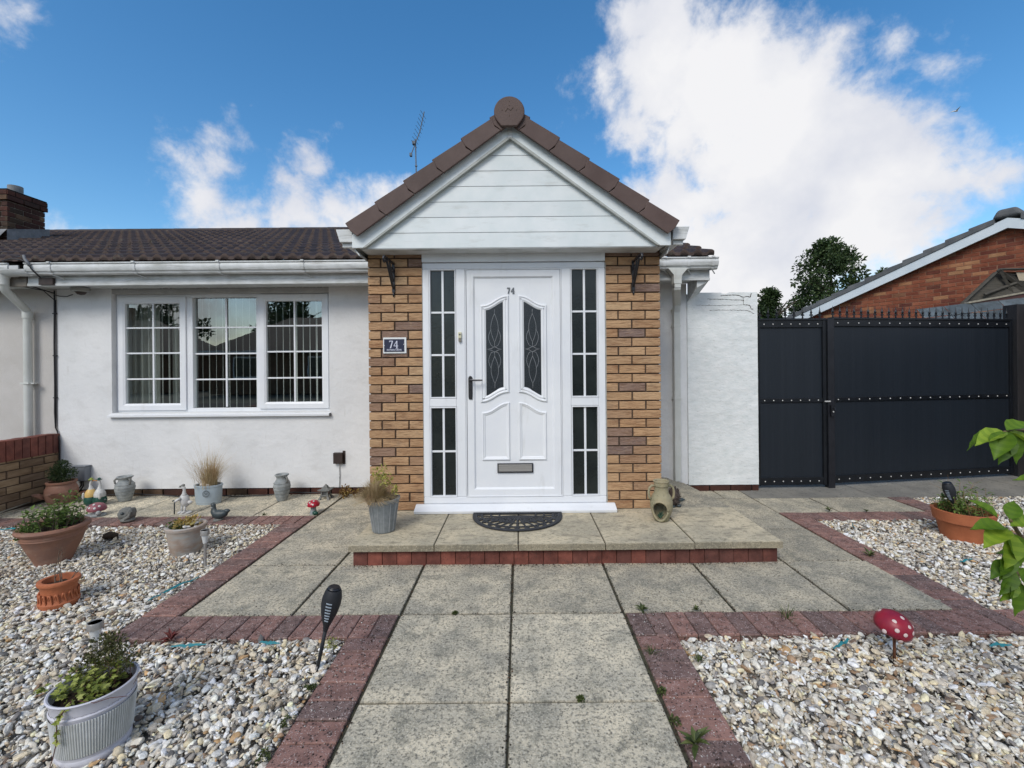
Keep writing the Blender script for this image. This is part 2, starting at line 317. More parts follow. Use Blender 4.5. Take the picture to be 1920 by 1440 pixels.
navy = mat('navy plaque', (.020,.024,.052,1), (.026,.03,.06,1), rough=.35, nscale=20)
frost = mat('frosted plastic', (.62,.64,.64,1), rough=.35)
oldwood = mat('weathered timber', (.045,.042,.035,1), (.08,.072,.058,1), rough=.9, nscale=9, stretch=(1,1,6), bump=.003, bscale=50)
darkwood = mat('dark stained timber', (.012,.012,.014,1), (.022,.019,.020,1), rough=.75, nscale=8, stretch=(3,3,.4), bump=.002, bscale=40)
maroon = mat('maroon fascia', (.09,.035,.03,1), (.06,.03,.028,1), rough=.6, nscale=8)
slate_sh = mat('grey roof sheet', (.22,.27,.30,1), (.14,.17,.19,1), rough=.5, nscale=5, streak=(9,.5,.7,(.07,.08,.08,1),.7,(1,1,1)))
bark = mat('bark', (.075,.055,.042,1), (.12,.10,.08,1), rough=.95, nscale=9, bump=.01, bscale=20)
curtain_m = mat('pale curtain', (.62,.61,.56,1), (.70,.69,.64,1), rough=.9, nscale=4)
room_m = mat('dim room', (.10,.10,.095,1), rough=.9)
blind_m = mat('blind slat', (.80,.80,.78,1), rough=.8)
teal = mat('teal ground membrane', (.02,.17,.20,1), (.03,.23,.26,1), rough=.6, nscale=12, bump=.004, bscale=40)
shell = mat('white stone chip', (.66,.64,.60,1), rough=.6)
rope = mat('bleached stick', (.34,.31,.24,1), (.22,.20,.16,1), rough=.9, nscale=20)
def leafmat(name, c1, c2, c3=None, tr=.25):
    if name in MATS: return MATS[name]
    m = mat(name, None, (.7,.75,.6,1), rough=.55, nscale=12, mode='ramp', ramp=[(0, c1), (.6, c2), (1, c3 or c2)], spec=.35)
    nt = m.node_tree; bs = nt.nodes['Principled BSDF']; out = nt.nodes['Material Output']
    t = nt.nodes.new('ShaderNodeBsdfTranslucent'); mx = nt.nodes.new('ShaderNodeMixShader'); mx.inputs[0].default_value = tr
    src = bs.inputs['Base Color'].links[0].from_socket; nt.links.new(src, t.inputs[0]); nt.links.new(bs.outputs[0], mx.inputs[1]); nt.links.new(t.outputs[0], mx.inputs[2]); nt.links.new(mx.outputs[0], out.inputs[0])
    return m
leaf_green = leafmat('pot foliage', (.07,.12,.03,1), (.16,.24,.055,1), (.28,.36,.10,1))
leaf_dark = leafmat('conifer foliage', (.015,.032,.012,1), (.035,.065,.02,1), (.06,.09,.03,1), .1)
leaf_tree = leafmat('tree foliage', (.025,.048,.02,1), (.055,.095,.035,1), (.105,.15,.055,1), .2)
leaf_ivy = leafmat('variegated foliage', (.09,.11,.02,1), (.28,.33,.06,1), (.48,.50,.16,1))
leaf_brown = leafmat('dried foliage', (.05,.03,.02,1), (.13,.08,.045,1), (.20,.12,.06,1), .1)
leaf_yellow = leafmat('yellow dried leaves', (.42,.27,.08,1), (.55,.40,.14,1), (.6,.5,.25,1))
straw = leafmat('dry grass blades', (.42,.29,.17,1), (.60,.45,.29,1), (.72,.60,.42,1))
weed_m = leafmat('weed foliage', (.04,.06,.02,1), (.09,.12,.035,1), (.16,.19,.07,1))
leaf_big = leafmat('shrub leaf', (.06,.13,.012,1), (.14,.25,.018,1), (.30,.42,.04,1), .35)
def pane_mat():
    m = bpy.data.materials.new('window glass'); m.use_nodes = True; nt = m.node_tree; nt.nodes.clear(); N = nt.nodes.new; L = nt.links.new
    out = N('ShaderNodeOutputMaterial'); mx = N('ShaderNodeMixShader'); t = N('ShaderNodeBsdfTransparent'); t.inputs[0].default_value = (.80,.86,.84,1)
    g = N('ShaderNodeBsdfGlossy'); g.inputs['Roughness'].default_value = .0; g.inputs[0].default_value = (.95,1,1,1)
    fr = N('ShaderNodeLayerWeight'); pw = N('ShaderNodeMath'); pw.operation = 'POWER'; L(fr.outputs['Facing'], pw.inputs[0]); pw.inputs[1].default_value = 4.0
    mr = N('ShaderNodeMath'); mr.operation = 'MULTIPLY_ADD'; mr.use_clamp = True; L(pw.outputs[0], mr.inputs[0]); mr.inputs[1].default_value = .80; mr.inputs[2].default_value = .21
    bp = N('ShaderNodeBump'); ns = N('ShaderNodeTexNoise'); ns.inputs['Scale'].default_value = 3; bp.inputs['Distance'].default_value = .0003; L(ns.outputs[0], bp.inputs['Height']); L(bp.outputs[0], g.inputs['Normal'])
    L(mr.outputs[0], mx.inputs[0]); L(t.outputs[0], mx.inputs[1]); L(g.outputs[0], mx.inputs[2]); L(mx.outputs[0], out.inputs[0]); return m
pane_m = pane_mat()
# ------------------------------------------------------------------ ground, paving, gravel
def sheet(name, x0, x1, y0, y1, z, m, label=None):
    mb = MB(); mb.add([(x0,y0,z),(x1,y0,z),(x1,y1,z),(x0,y1,z)], [(0,1,2,3)]); o = mb.build(name, m); o['kind'] = 'structure'; return o
sheet('ground', -600, 600, -600, 600, -.075, ground_m)
sheet('road', -200, 200, -9, -3.2, -.055, road_m)
jb = MB()
for r_ in [(-2.06,2.54,2.19,4.74),(-.862,.768,-1.2,2.19),(-5,-2.06,3.832,4.74),(2.54,3.89,3.802,4.45),(3.69,3.89,2.395,3.802),(2.54,3.9,2.19,2.395)]:
    jb.add([(r_[0],r_[2],-.009),(r_[1],r_[2],-.009),(r_[1],r_[3],-.009),(r_[0],r_[3],-.009)], [(0,1,2,3)])
o = jb.build('joint_dirt', dirt_m); o['kind'] = 'structure'
def pave(mb, x0, x1, y0, y1, top=0.0, gap=.004, th=.05, tv=.10, tilt=.0025, lo=None, tm=1.0):
    z = [top + random.uniform(-tilt, tilt) for _ in range(4)]
    x0, x1, y0, y1 = x0+gap, x1-gap, y0+gap, y1-gap
    mb.tint = (tm*random.uniform(1-tv, 1+tv) if lo is None else random.random())
    b = .004
    bot = [(x0,y0,top-th),(x1,y0,top-th),(x1,y1,top-th),(x0,y1,top-th)]
    mid = [(x0,y0,z[0]-b),(x1,y0,z[1]-b),(x1,y1,z[2]-b),(x0,y1,z[3]-b)]
    tp = [(x0+b,y0+b,z[0]),(x1-b,y0+b,z[1]),(x1-b,y1-b,z[2]),(x0+b,y1-b,z[3])]
    k = mb.tint; b0 = len(mb.t); mb.add(bot+mid+tp, [(0,1,5,4),(1,2,6,5),(2,3,7,6),(3,0,4,7),(4,5,9,8),(5,6,10,9),(6,7,11,10),(7,4,8,11),(8,9,10,11)])
    if lo is None: mb.t[b0:b0+8] = [k*.5]*4 + [k*.7]*4      # green-black algae on the edges
XS = [-1.85, -1.245, -.652, -.052, .556, 1.165, 1.785, 2.375]
path = MB()
for y0, y1 in [(-1.2,-.66),(-.66,-.05),(-.05,.55),(.55,1.15),(1.15,1.762),(1.762,2.397)]:
    for i in (2, 3): pave(path, XS[i], XS[i+1], y0, y1, gap=.0045, tv=.13)
for y0, y1 in [(2.397,3.015),(3.015,3.615),(3.615,4.22),(4.22,4.74)]:
    for i in range(7):
        if y0 > 3 and 1 < i < 6 and y0 > 3.1: continue
        x1 = XS[i+1] if not (i == 6 and y0 > 3) else 2.335
        if y0 > 4 and i >= 1: continue
        pave(path, XS[i], x1, y0, y1, gap=.007, tv=.12, tm=(.80 if y0 < 3 else .95 if i < 3 else .74))
for x0 in [-4.85,-4.24,-3.64,-3.04,-2.44]: pave(path, x0, x0+.6 if x0 < -2.5 else -1.855, 4.035, 4.74, gap=.006, tv=.14)
xs = [1.785, 2.335, 2.9, 3.5, 3.68]
for i in range(4): pave(path, xs[i], xs[i+1], 4.005, 4.45, gap=.006, tv=.08, tm=.74)
for x0 in (1.785, 2.06): pave(path, x0, x0+.275, 4.45, 4.74, gap=.006, tm=.74)
o = path.build('paved_path', slab_m); o['kind'] = 'structure'
edg = MB()
def soldiers_x(x0, x1, y0, y1, step=.103, top=.004):
    n = max(1, round((x1-x0)/step)); s = (x1-x0)/n
    for i in range(n): pave(edg, x0+i*s, x0+(i+1)*s, y0, y1, top=top, gap=.0025, th=.06, lo=1, tilt=.003)
def soldiers_y(x0, x1, y0, y1, step=.103, top=.004):
    n = max(1, round((y1-y0)/step)); s = (y1-y0)/n
    for i in range(n): pave(edg, x0, x1, y0+i*s, y0+(i+1)*s, top=top, gap=.0025, th=.06, lo=1, tilt=.003)
soldiers_x(-2.06, -.66, 2.19, 2.395); soldiers_y(-.862, -.66, -1.2, 2.188)
soldiers_x(.565, 3.9, 2.19, 2.395); soldiers_y(.565, .768, -1.2, 2.188)
soldiers_y(-2.06, -1.858, 2.397, 3.83); soldiers_x(-5.0, -1.858, 3.832, 4.033)
soldiers_y(2.34, 2.54, 2.397, 3.80); soldiers_x(2.34, 3.688, 3.802, 4.003); soldiers_y(3.69, 3.89, 2.397, 4.45)
o = edg.build('brick_edging', paver_m); o['kind'] = 'structure'
ap = MB()
for x0, x1 in [(2.34,3.6),(3.604,5.4),(5.404,8.5)]:
    n = 8; z = .0
    ap.tint = random.uniform(.92, 1.05); ap.box(x0, x1-.004, 4.454, 9.0, -.06, .0)
o = ap.build('driveway_concrete', concrete_m); o['kind'] = 'structure'

# gravel: flint chips, one mesh for each bed
PAL = np.array([[.78,.74,.64],[.85,.83,.77],[.56,.50,.41],[.60,.52,.38],[.46,.38,.28],[.34,.31,.27],[.23,.21,.195],[.13,.125,.12],[.34,.22,.13],[.52,.33,.16],[.74,.64,.43],[.40,.38,.35],[.62,.58,.50],[.18,.125,.09]])
PW = np.array([19,16,12,9,6,5,4,2.5,2,2.2,7,5,11,1.5]); PW = PW/PW.sum()
def ico_variants(n, sub):
    out = []
    for k in range(n):
        bm = bmesh.new(); bmesh.ops.create_icosphere(bm, subdivisions=sub, radius=1)
        for v in bm.verts:
            d = v.co.normalized(); f = 1 + .34*mnoise.noise(d*1.3+Vector((k*5.7,0,0))) + .12*mnoise.noise(d*3+Vector((0,k*3.1,0)))
            v.co = d*f
        if True:       # broken faces
            for q in range(2 + k % 4):
                nrm = Vector((random.uniform(-1,1), random.uniform(-1,1), random.uniform(-1,1))).normalized(); dd = random.uniform(.45,.7)
                for v in bm.verts:
                    e = v.co.dot(nrm) - dd
                    if e > 0: v.co -= nrm*e
        vs = np.array([v.co[:] for v in bm.verts]); fs = np.array([[v.index for v in f.verts] for f in bm.faces]); bm.free(); out.append((vs, fs))
    return out
ICO = ico_variants(12, 2); ICO1 = ico_variants(12, 1)
def gravel(name, rects_, dens, size, label, zbase=-.020, holes=(), ymin_small=2.6):
    P = []
    for (x0, x1, y0, y1) in rects_:
        n = int((x1-x0)*(y1-y0)*dens); p = np.stack([rng.uniform(x0, x1, n), rng.uniform(y0, y1, n)], 1)
        keep = np.ones(n, bool)
        keep &= np.abs(p[:,0]) < 1.17*np.abs(p[:,1]) + .75      # nothing is left out that a step to the side would show
        P.append(p[keep])
    P = np.concatenate(P); n = len(P)
    for (hx, hy, hr) in holes:
        d = np.hypot(P[:,0]-hx, P[:,1]-hy); P = P[d > hr]
    n = len(P); var = rng.integers(0, len(ICO), n)
    s = size*np.exp(rng.normal(0, .46, n)); s = np.clip(s, size*.35, size*2.2)
    ax = np.stack([s*rng.uniform(.95,1.45,n), s*rng.uniform(.65,1.0,n), s*rng.uniform(.32,.62,n)], 1)
    yaw = rng.uniform(0, 2*pi, n); tl = rng.normal(0, .55, n); tl2 = rng.normal(0, .5, n)
    h = .010*np.sin(P[:,0]*2.3+1)*np.cos(P[:,1]*1.9) + .004*rng.normal(0, 1, n)
    zz = zbase + h + rng.uniform(-.006, .014, n) + ax[:,2]*.2
    cy, sy, ct, st, cu, su = np.cos(yaw), np.sin(yaw), np.cos(tl), np.sin(tl), np.cos(tl2), np.sin(tl2)
    Rz = np.zeros((n,3,3)); Rz[:,0,0]=cy; Rz[:,0,1]=-sy; Rz[:,1,0]=sy; Rz[:,1,1]=cy; Rz[:,2,2]=1
    Rx = np.zeros((n,3,3)); Rx[:,0,0]=1; Rx[:,1,1]=ct; Rx[:,1,2]=-st; Rx[:,2,1]=st; Rx[:,2,2]=ct
    Ry = np.zeros((n,3,3)); Ry[:,1,1]=1; Ry[:,0,0]=cu; Ry[:,0,2]=su; Ry[:,2,0]=-su; Ry[:,2,2]=cu
    RR = Rz @ Rx @ Ry
    ci = rng.choice(len(PAL), n, p=PW); col = PAL[ci]*rng.uniform(.8, 1.3, (n,1)); col = np.clip(col, 0, .85)
    V, Fc, Cc = [], [], []; off = 0
    lod = (P[:,1] > 2.7) | (s < size*.7)
    for k, (vs, fs) in list(enumerate(ICO)) + [(k+100, v) for k, v in enumerate(ICO1)]:
        idx = np.where((var == k % 100) & (lod == (k >= 100)))[0]; m = len(idx)
        if not m: continue
        v = np.einsum('nij,nkj->nki', RR[idx], vs[None]*ax[idx][:,None,:]); v[:,:,0] += P[idx,0][:,None]; v[:,:,1] += P[idx,1][:,None]; v[:,:,2] += zz[idx][:,None]
        V.append(v.reshape(-1,3)); Fc.append((fs[None] + (np.arange(m)*len(vs))[:,None,None] + off).reshape(-1,3)); off += m*len(vs)
        Cc.append(np.repeat(col[idx], len(vs), 0))
    V = np.concatenate(V); Fc = np.concatenate(Fc); Cc = np.concatenate(Cc); nf = len(Fc)
    me = bpy.data.meshes.new(name); me.vertices.add(len(V)); me.vertices.foreach_set('co', V.astype(np.float32).ravel())
    me.loops.add(nf*3); me.loops.foreach_set('vertex_index', Fc.astype(np.int32).ravel())
    me.polygons.add(nf); me.polygons.foreach_set('loop_start', (np.arange(nf)*3).astype(np.int32)); me.polygons.foreach_set('loop_total', np.full(nf, 3, np.int32))
    me.update(calc_edges=True); me.polygons.foreach_set('use_smooth', (np.arange(nf)//80 % 2 == 0))
    a = me.attributes.new('Col', 'FLOAT_COLOR', 'POINT'); a.data.foreach_set('color', np.concatenate([Cc, np.ones((len(Cc),1))], 1).astype(np.float32).ravel())
    me.materials.append(gravel_m); o = bpy.data.objects.new(name, me); C.objects.link(o)
    return tag(o, label, 'gravel', kind='stuff')
def gravel_mat():
    m = bpy.data.materials.new('flint chips'); m.use_nodes = True; nt = m.node_tree; N = nt.nodes.new; L = nt.links.new; bs = nt.nodes['Principled BSDF']
    a = N('ShaderNodeAttribute'); a.attribute_name = 'Col'; tc = N('ShaderNodeTexCoord')
    n = N('ShaderNodeTexNoise'); n.inputs['Scale'].default_value = 90; n.inputs['Detail'].default_value = 6; n.inputs['Roughness'].default_value = .7; L(tc.outputs['Object'], n.inputs['Vector'])
    mr = N('ShaderNodeMapRange'); L(n.outputs[0], mr.inputs[0]); mr.inputs[1].default_value = .35; mr.inputs[2].default_value = .68; mr.inputs[3].default_value = 1.15; mr.inputs[4].default_value = .62
    mx = N('ShaderNodeVectorMath'); mx.operation = 'SCALE'; L(a.outputs['Color'], mx.inputs[0]); L(mr.outputs[0], mx.inputs['Scale']); L(mx.outputs[0], bs.inputs['Base Color'])
    bs.inputs['Roughness'].default_value = .55; b = N('ShaderNodeBump'); b.inputs['Distance'].default_value = .0025; L(n.outputs[0], b.inputs['Height']); L(b.outputs[0], bs.inputs['Normal']); return m
gravel_m = gravel_mat()
bed = MB(); gravel_base = mat('gravel bed', (.20,.185,.16,1), (.33,.31,.28,1), rough=1, nscale=40, bump=.02, bscale=60, speck=(60,.2,.5,(.5,.48,.44,1),.7))
for r_ in [(-5,-2.06,-1.2,3.83),(-2.06,-.86,-1.2,2.19),(.77,4.6,-1.2,2.19),(2.54,3.69,2.395,3.8),(3.89,7.5,2.19,4.45)]:
    bed.add([(r_[0],r_[2],-.040),(r_[1],r_[2],-.040),(r_[1],r_[3],-.040),(r_[0],r_[3],-.040)], [(0,1,2,3)])
o = bed.build('gravel_bed_floor', gravel_base); o['kind'] = 'structure'
LQ = 7200
gravel('gravel', [(-4.9,-2.065,.9,3.825),(-2.065,-.868,.9,2.183)], LQ, .0088, 'pale flint gravel filling the whole left bed up to the brick edging')
gravel('gravel', [(.775,3.9,.9,2.183)], LQ, .0088, 'pale flint gravel around the red spotted mushroom stake')
gravel('gravel', [(2.548,3.683,2.402,3.795)], LQ*.8, .0100, 'pale flint gravel under the orange terracotta pot')
gravel('gravel', [(3.897,6.6,2.3,4.44)], LQ*.6, .0112, 'pale flint gravel beyond the far brick strip in front of the gate')

# ------------------------------------------------------------------ brick faces
def bricks(mb, o, u, n, L_, H, z0=0, d=.014, bl=.225, ch=.075, j=.010, half=True, seed=0, mort=1, clip=None, back=.02, tmode='rand', shift=.5, ztop=None):
    """brick boxes on a vertical face: origin o, direction u, outward normal n; clip(s, z)->bool"""
    o, u, n = Vector(o), Vector(u), Vector(n); rr = random.Random(seed); rows = int(math.ceil(H/ch-1e-6))
    for r in range(rows):
        za, zb = r*ch, min(r*ch+ch-j, H)
        if zb-za < .012: continue
        x = -bl*shift if r % 2 else 0
        while x < L_-1e-4:
            a, b = max(x, 0), min(x+bl-j, L_ + (0 if x+bl < L_+.02 else 0))
            b = min(b, L_)
            if L_-b < .02: b = L_
            x += bl
            if b-a < .02: continue
            if clip and not (clip(a, za) and clip(b, za) and clip(a, zb) and clip(b, zb)): continue
            mb.tint = rr.random(); dd = d + rr.uniform(-.0015, .0015)
            p = lambda s, z, k: tuple(o + u*s + n*k + Vector((0,0,z0+z)))
            q = .003; js = [rr.uniform(-.002,.002) for _ in range(4)]; a += rr.uniform(0,.003); b -= rr.uniform(0,.003)
            A = [p(a,za,-back),p(b,za,-back),p(b,zb,-back),p(a,zb,-back)]; B = [p(a,za,dd-q),p(b,za,dd-q),p(b,zb,dd-q),p(a,zb,dd-q)]
            Cc = [p(a+q,za+q,dd+js[0]),p(b-q,za+q,dd+js[1]),p(b-q,zb-q,dd+js[2]),p(a+q,zb-q,dd+js[3])]
            mb.add(A+B+Cc, [(0,1,5,4),(1,2,6,5),(2,3,7,6),(3,0,4,7),(4,5,9,8),(5,6,10,9),(6,7,11,10),(7,4,8,11),(8,9,10,11)])

# ------------------------------------------------------------------ the bungalow
FY = 4.74                                   # front wall face
house = thing('bungalow', (-.04, FY, 0), 'white rendered bungalow with a buff brick porch, white front door and brown tiled roof', 'bungalow')
wl = MB()
WX0, WX1, WZ0, WZ1 = -4.36, -2.03, .885, 2.16
for (x0, x1, z0, z1) in [(-4.94, WX0, .07, 2.215), (WX1, 1.80, .07, 2.215), (WX0, WX1, .07, WZ0)]:
    wl.box(x0, x1, FY, FY+.25, z0, z1)
wl.box(1.55, 1.80, FY+.251, 12.2, .07, 2.3)
wl.prism([(FY+.3,2.3),(12.2,2.3),(8.4,3.75)][::1], 0, 1, Matrix(((0,-.2,0,1.795),(1,0,0,0),(0,0,1,0),(0,0,0,1))))
wl.build('wall', render_m, house)
ln = MB(); ln.box(WX0, WX1, FY+.012, FY+.25, WZ1, 2.215); ln.build('lintel', lintel_m, house)
pl = MB(); bricks(pl, (-4.94, FY+.012, 0), (1,0,0), (0,-1,0), 6.7, .068, z0=-.004, seed=4); pl.mi = 1; pl.box(-4.94, 1.8, FY+.018, FY+.2, -.02, .069)
pl.build('brick_plinth', [brick_chim, mortar_dk], house)
# window
win = MB(); YW = 4.80
win.box(WX0, WX1, YW, YW+.06, WZ0, .925); win.box(WX0, WX1, YW, YW+.06, 2.125, WZ1)
win.box(WX0, -4.33, YW, YW+.06, .925, 2.125); win.box(-2.065, WX1, YW, YW+.06, .925, 2.125)
win.box(-3.60, -3.535, YW, YW+.06, .925, 2.125); win.box(-2.845, -2.80, YW, YW+.06, .925, 2.125)
wf = win.build('window', pvc, house, bevel=.004)
def casement(x0, x1, z0, z1, gx0, gx1, gz0, gz1, y, name='casement'):
    mb = MB(); P = rect(x0, x1, z0, z1); t = (gx0-x0+x1-gx1)/2
    molding(mb, P, [(0,-.02),(0,.0),(.003,.012),(t*.72,.012),(t,.002),(t,-.03)], y)
    return mb.build(name, pvc, wf)
casement(-4.335, -3.598, .905, 2.135, -4.262, -3.672, .978, 2.07, YW-.004)
casement(-2.808, -2.058, .912, 2.15, -2.735, -2.13, .985, 2.083, YW-.004)
GL = [(-4.262,-3.672,.978,2.07,YW-.004),(-3.53,-2.85,.935,2.115,YW+.02),(-2.735,-2.13,.985,2.083,YW-.004)]
for (x0,x1,z0,z1,y) in GL:
    p = MB(); p.add([(x0-.003,y+.022,z0-.003),(x1+.003,y+.022,z0-.003),(x1+.003,y+.022,z1+.003),(x0-.003,y+.022,z1+.003)], [(0,1,2,3)]); p.build('pane', pane_m, wf)
    b = MB(); zs = {(-4.262):(1.245,1.525,1.80)}.get(x0, (1.235,1.515,1.80) if x0 < -3 else (1.245,1.53,1.81))
    xm = (x0+x1)/2; b.box(xm-.009, xm+.009, y+.008, y+.0195, z0, z1)
    for z in zs: b.box(x0, xm-.0092, y+.009, y+.0195, z-.008, z+.008); b.box(xm+.0092, x1, y+.009, y+.0195, z-.008, z+.008)
    b.build('glazing_bars', pvc, wf, bevel=.002)
s = MB(); s.prism([(4.70,.842),(4.70,.862),(4.80,.884),(4.82,.884),(4.82,.842)][::1], 0, 1, Matrix(((0,2.36,0,-4.38),(1,0,0,0),(0,0,1,0),(0,0,0,1))))
s.build('window_sill', pvc, wf)
s = MB(); s.box(-2.021, -2.014, 4.698, 4.74, .838, .868); s.build('sill_end_cap', mat('grey plastic cap', (.12,.12,.12,1), rough=.6), wf)
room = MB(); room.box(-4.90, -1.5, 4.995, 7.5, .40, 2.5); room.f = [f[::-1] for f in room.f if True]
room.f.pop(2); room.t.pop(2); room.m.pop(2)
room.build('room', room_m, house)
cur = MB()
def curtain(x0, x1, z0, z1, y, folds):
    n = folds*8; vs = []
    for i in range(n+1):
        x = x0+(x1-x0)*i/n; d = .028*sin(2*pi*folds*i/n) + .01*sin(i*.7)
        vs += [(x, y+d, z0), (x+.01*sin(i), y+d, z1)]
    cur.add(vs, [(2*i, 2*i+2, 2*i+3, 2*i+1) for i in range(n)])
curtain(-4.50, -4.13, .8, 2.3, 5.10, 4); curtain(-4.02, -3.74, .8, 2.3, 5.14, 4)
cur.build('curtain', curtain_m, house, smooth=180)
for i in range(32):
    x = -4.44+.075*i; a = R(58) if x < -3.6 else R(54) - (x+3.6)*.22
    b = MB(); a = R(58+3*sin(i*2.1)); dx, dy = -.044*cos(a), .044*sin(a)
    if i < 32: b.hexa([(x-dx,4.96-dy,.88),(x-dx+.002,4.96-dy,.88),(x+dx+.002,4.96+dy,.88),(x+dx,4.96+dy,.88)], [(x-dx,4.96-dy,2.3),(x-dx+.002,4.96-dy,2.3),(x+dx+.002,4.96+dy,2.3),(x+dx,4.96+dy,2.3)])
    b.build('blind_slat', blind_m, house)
# main roof
EY, EZ, RY, RT = 4.42, 2.44, 8.42, .383
def roof(name, x0, x1, parent, flip=False, m=tile_m, sub='roof'):
    mb = MB(); nx = int((x1-x0)/.0133); rows = 13; cl = (RY-EY)/rows
    xs_ = [x0+(x1-x0)*i/nx for i in range(nx+1)]
    def prof(x):
        t = (x/.135) % 1.0
        return .031*max(0, sin(pi*min(1, t/.60)))**.8 if t < .60 else 0
    rr = random.Random(3); pr = [prof(x) for x in xs_]
    for sgn in (1, -1):
        for k in range(rows):
            ya, yb = EY+cl*k, EY+cl*(k+1)+.03; jit = {}
            ring = []
            for (y, up) in ((ya+.01, -.006), (ya, .0), (ya, .030), (yb, .002)):
                row = []
                for i, x in enumerate(xs_):
                    c = int(x/.30); jt = jit.setdefault(c, rr.uniform(-.004, .004))
                    yy = y if sgn > 0 else 2*RY-y
                    yy += (jt if up > .01 or up == 0 else 0)*sgn*1.5
                    row.append((x, yy, EZ + (y-EY)*RT + up + pr[i]*(1 if up != -.006 else .2) + jt*.5))
                ring.append(row)
            n = len(xs_); vs = [p for r in ring for p in r]; b = len(mb.v); mb.v += vs
            for a in range(3):
                for i in range(n-1):
                    f = (b+a*n+i, b+a*n+i+1, b+(a+1)*n+i+1, b+(a+1)*n+i)
                    mb.f.append(f if sgn > 0 else f[::-1]); mb.m.append(0); mb.t.append((1,1.7,1.1)[a]*1 + .3*mnoise.noise(Vector((int(xs_[i]/.30)*3.7, k*5.1, 2))))  # lighter tint on course fronts puts wear and catching light into the colour
            if sgn < 0 and k > 3: pass
    r = mb.build(sub, m, parent, smooth=50)
    rd = MB(); x = x0
    while x < x1-.05:
        e = min(x+.45, x1); rd.tint = random.uniform(.8,1.1)
        rd.ring_loft([[(xx, RY+.115*rad*cos(a), EZ+(RY-EY)*RT-.03+.095*rad*sin(a)) for a in [pi*j/10 for j in range(11)]] for xx, rad in ((x, 1.0),(e, .97),(e,.90),(x,.90))], closed=False); x = e
    rd.build('ridge_tiles', m, parent, smooth=40); return r
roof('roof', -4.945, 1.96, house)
for a_, b_ in ((-4.94, -1.25), (1.19, 1.93)):
    fa = MB(); fa.box(a_, b_, 4.46, 4.48, 2.195, 2.40); fa.box(a_, b_, 4.452, 4.4601, 2.198, 2.222); fa.build('fascia_board', gutter_m, house, bevel=.002)
for a_, b_ in ((-4.94, -1.25), (1.19, 1.80)): sf = MB(); sf.box(a_, b_, 4.481, 4.739, 2.216, 2.226); sf.build('soffit', gutter_m, house)
sf = MB(); sf.add([(1.925,4.483,2.19),(1.81,4.483,2.13),(1.81,4.74,2.02),(1.925,4.74,2.10),(1.925,4.483,2.42),(1.81,4.483,2.42),(1.81,4.74,2.5),(1.925,4.74,2.52)], [(0,1,2,3),(4,7,6,5),(0,4,5,1),(1,5,6,2),(2,6,7,3),(3,7,4,0)])
sf.build('box_end', gutter_m, house)
vb = MB(); vb.hexa([(1.91,4.48,2.28),(1.93,4.48,2.28),(1.93,8.42,3.80),(1.91,8.42,3.80)], [(1.91,4.48,2.45),(1.93,4.48,2.45),(1.93,8.42,3.96),(1.91,8.42,3.96)]); vb.build('verge_board', gutter_m, house)
def gutter_run(x0, x1, parent):
    P = [(4.455,2.405),(4.452,2.32),(4.44,2.297),(4.40,2.292),(4.378,2.302),(4.372,2.320),(4.360,2.326),(4.352,2.345),(4.350,2.375),(4.357,2.390),(4.345,2.397),(4.345,2.407),(4.362,2.407),(4.366,2.39),(4.362,2.375),(4.364,2.35),(4.385,2.318),(4.43,2.312),(4.442,2.33),(4.444,2.405)]
    mb = MB(); mb.ring_loft([[(x, y, z) for y, z in P] for x in (x0, x1)], True, True, True); g = mb.build('gutter', gutter_m, parent, smooth=30)
    x = x0+.25
    while x < x1:
        b = MB(); Q = [(y-.005*(1 if y < 4.40 else 0), z-.005*(1 if z < 2.36 else 0)) for y, z in P[1:12]]
        b.ring_loft([[(x+dx, y, z) for y, z in Q] for dx in (-.014, .014)], False); b.box(x-.014, x+.014, 4.335, 4.36, 2.398, 2.414)
        b.tube([(x+.0,4.385,2.292),(x+.055,4.45,2.262)], .006, 5); b.build('gutter_bracket', gutter_m, g, smooth=40); x += .83 if x1-x0 > 2 else .24
    return g
g1 = gutter_run(-4.86, -1.25, house); g2 = gutter_run(1.19, 1.975, house)
dp = MB()
dp.ring_loft([[(1.575+sx*hw, 4.40+sy*hd, z) for sx, sy in ((-1,-1),(1,-1),(1,1),(-1,1))] for hw, hd, z in ((.10,.045,2.30),(.085,.045,2.285),(.042,.042,2.235),(.038,.036,2.19),(.038,.036,2.15),(.032,.032,2.149),(.032,.032,2.11))], True, True, True)
dp.ring_loft([[(c[0]+sx*.032, c[1]+sy*.032*k, c[2]) for sx, sy in ((-1,-1),(1,-1),(1,1),(-1,1))] for c, k in (((1.575,4.40,2.13),1),((1.575,4.41,2.09),1),((1.665,4.66,1.97),1),((1.668,4.685,1.90),1),((1.668,4.69,.12),1))], True, True, True)
for z in (1.92,1.75,.98): dp.box(1.632, 1.704, 4.652, 4.74, z, z+.022)
dp.box(1.655,1.68,4.72,4.74,.98,.998)
dpo = dp.build('downpipe', pipe_m, house, bevel=.003)

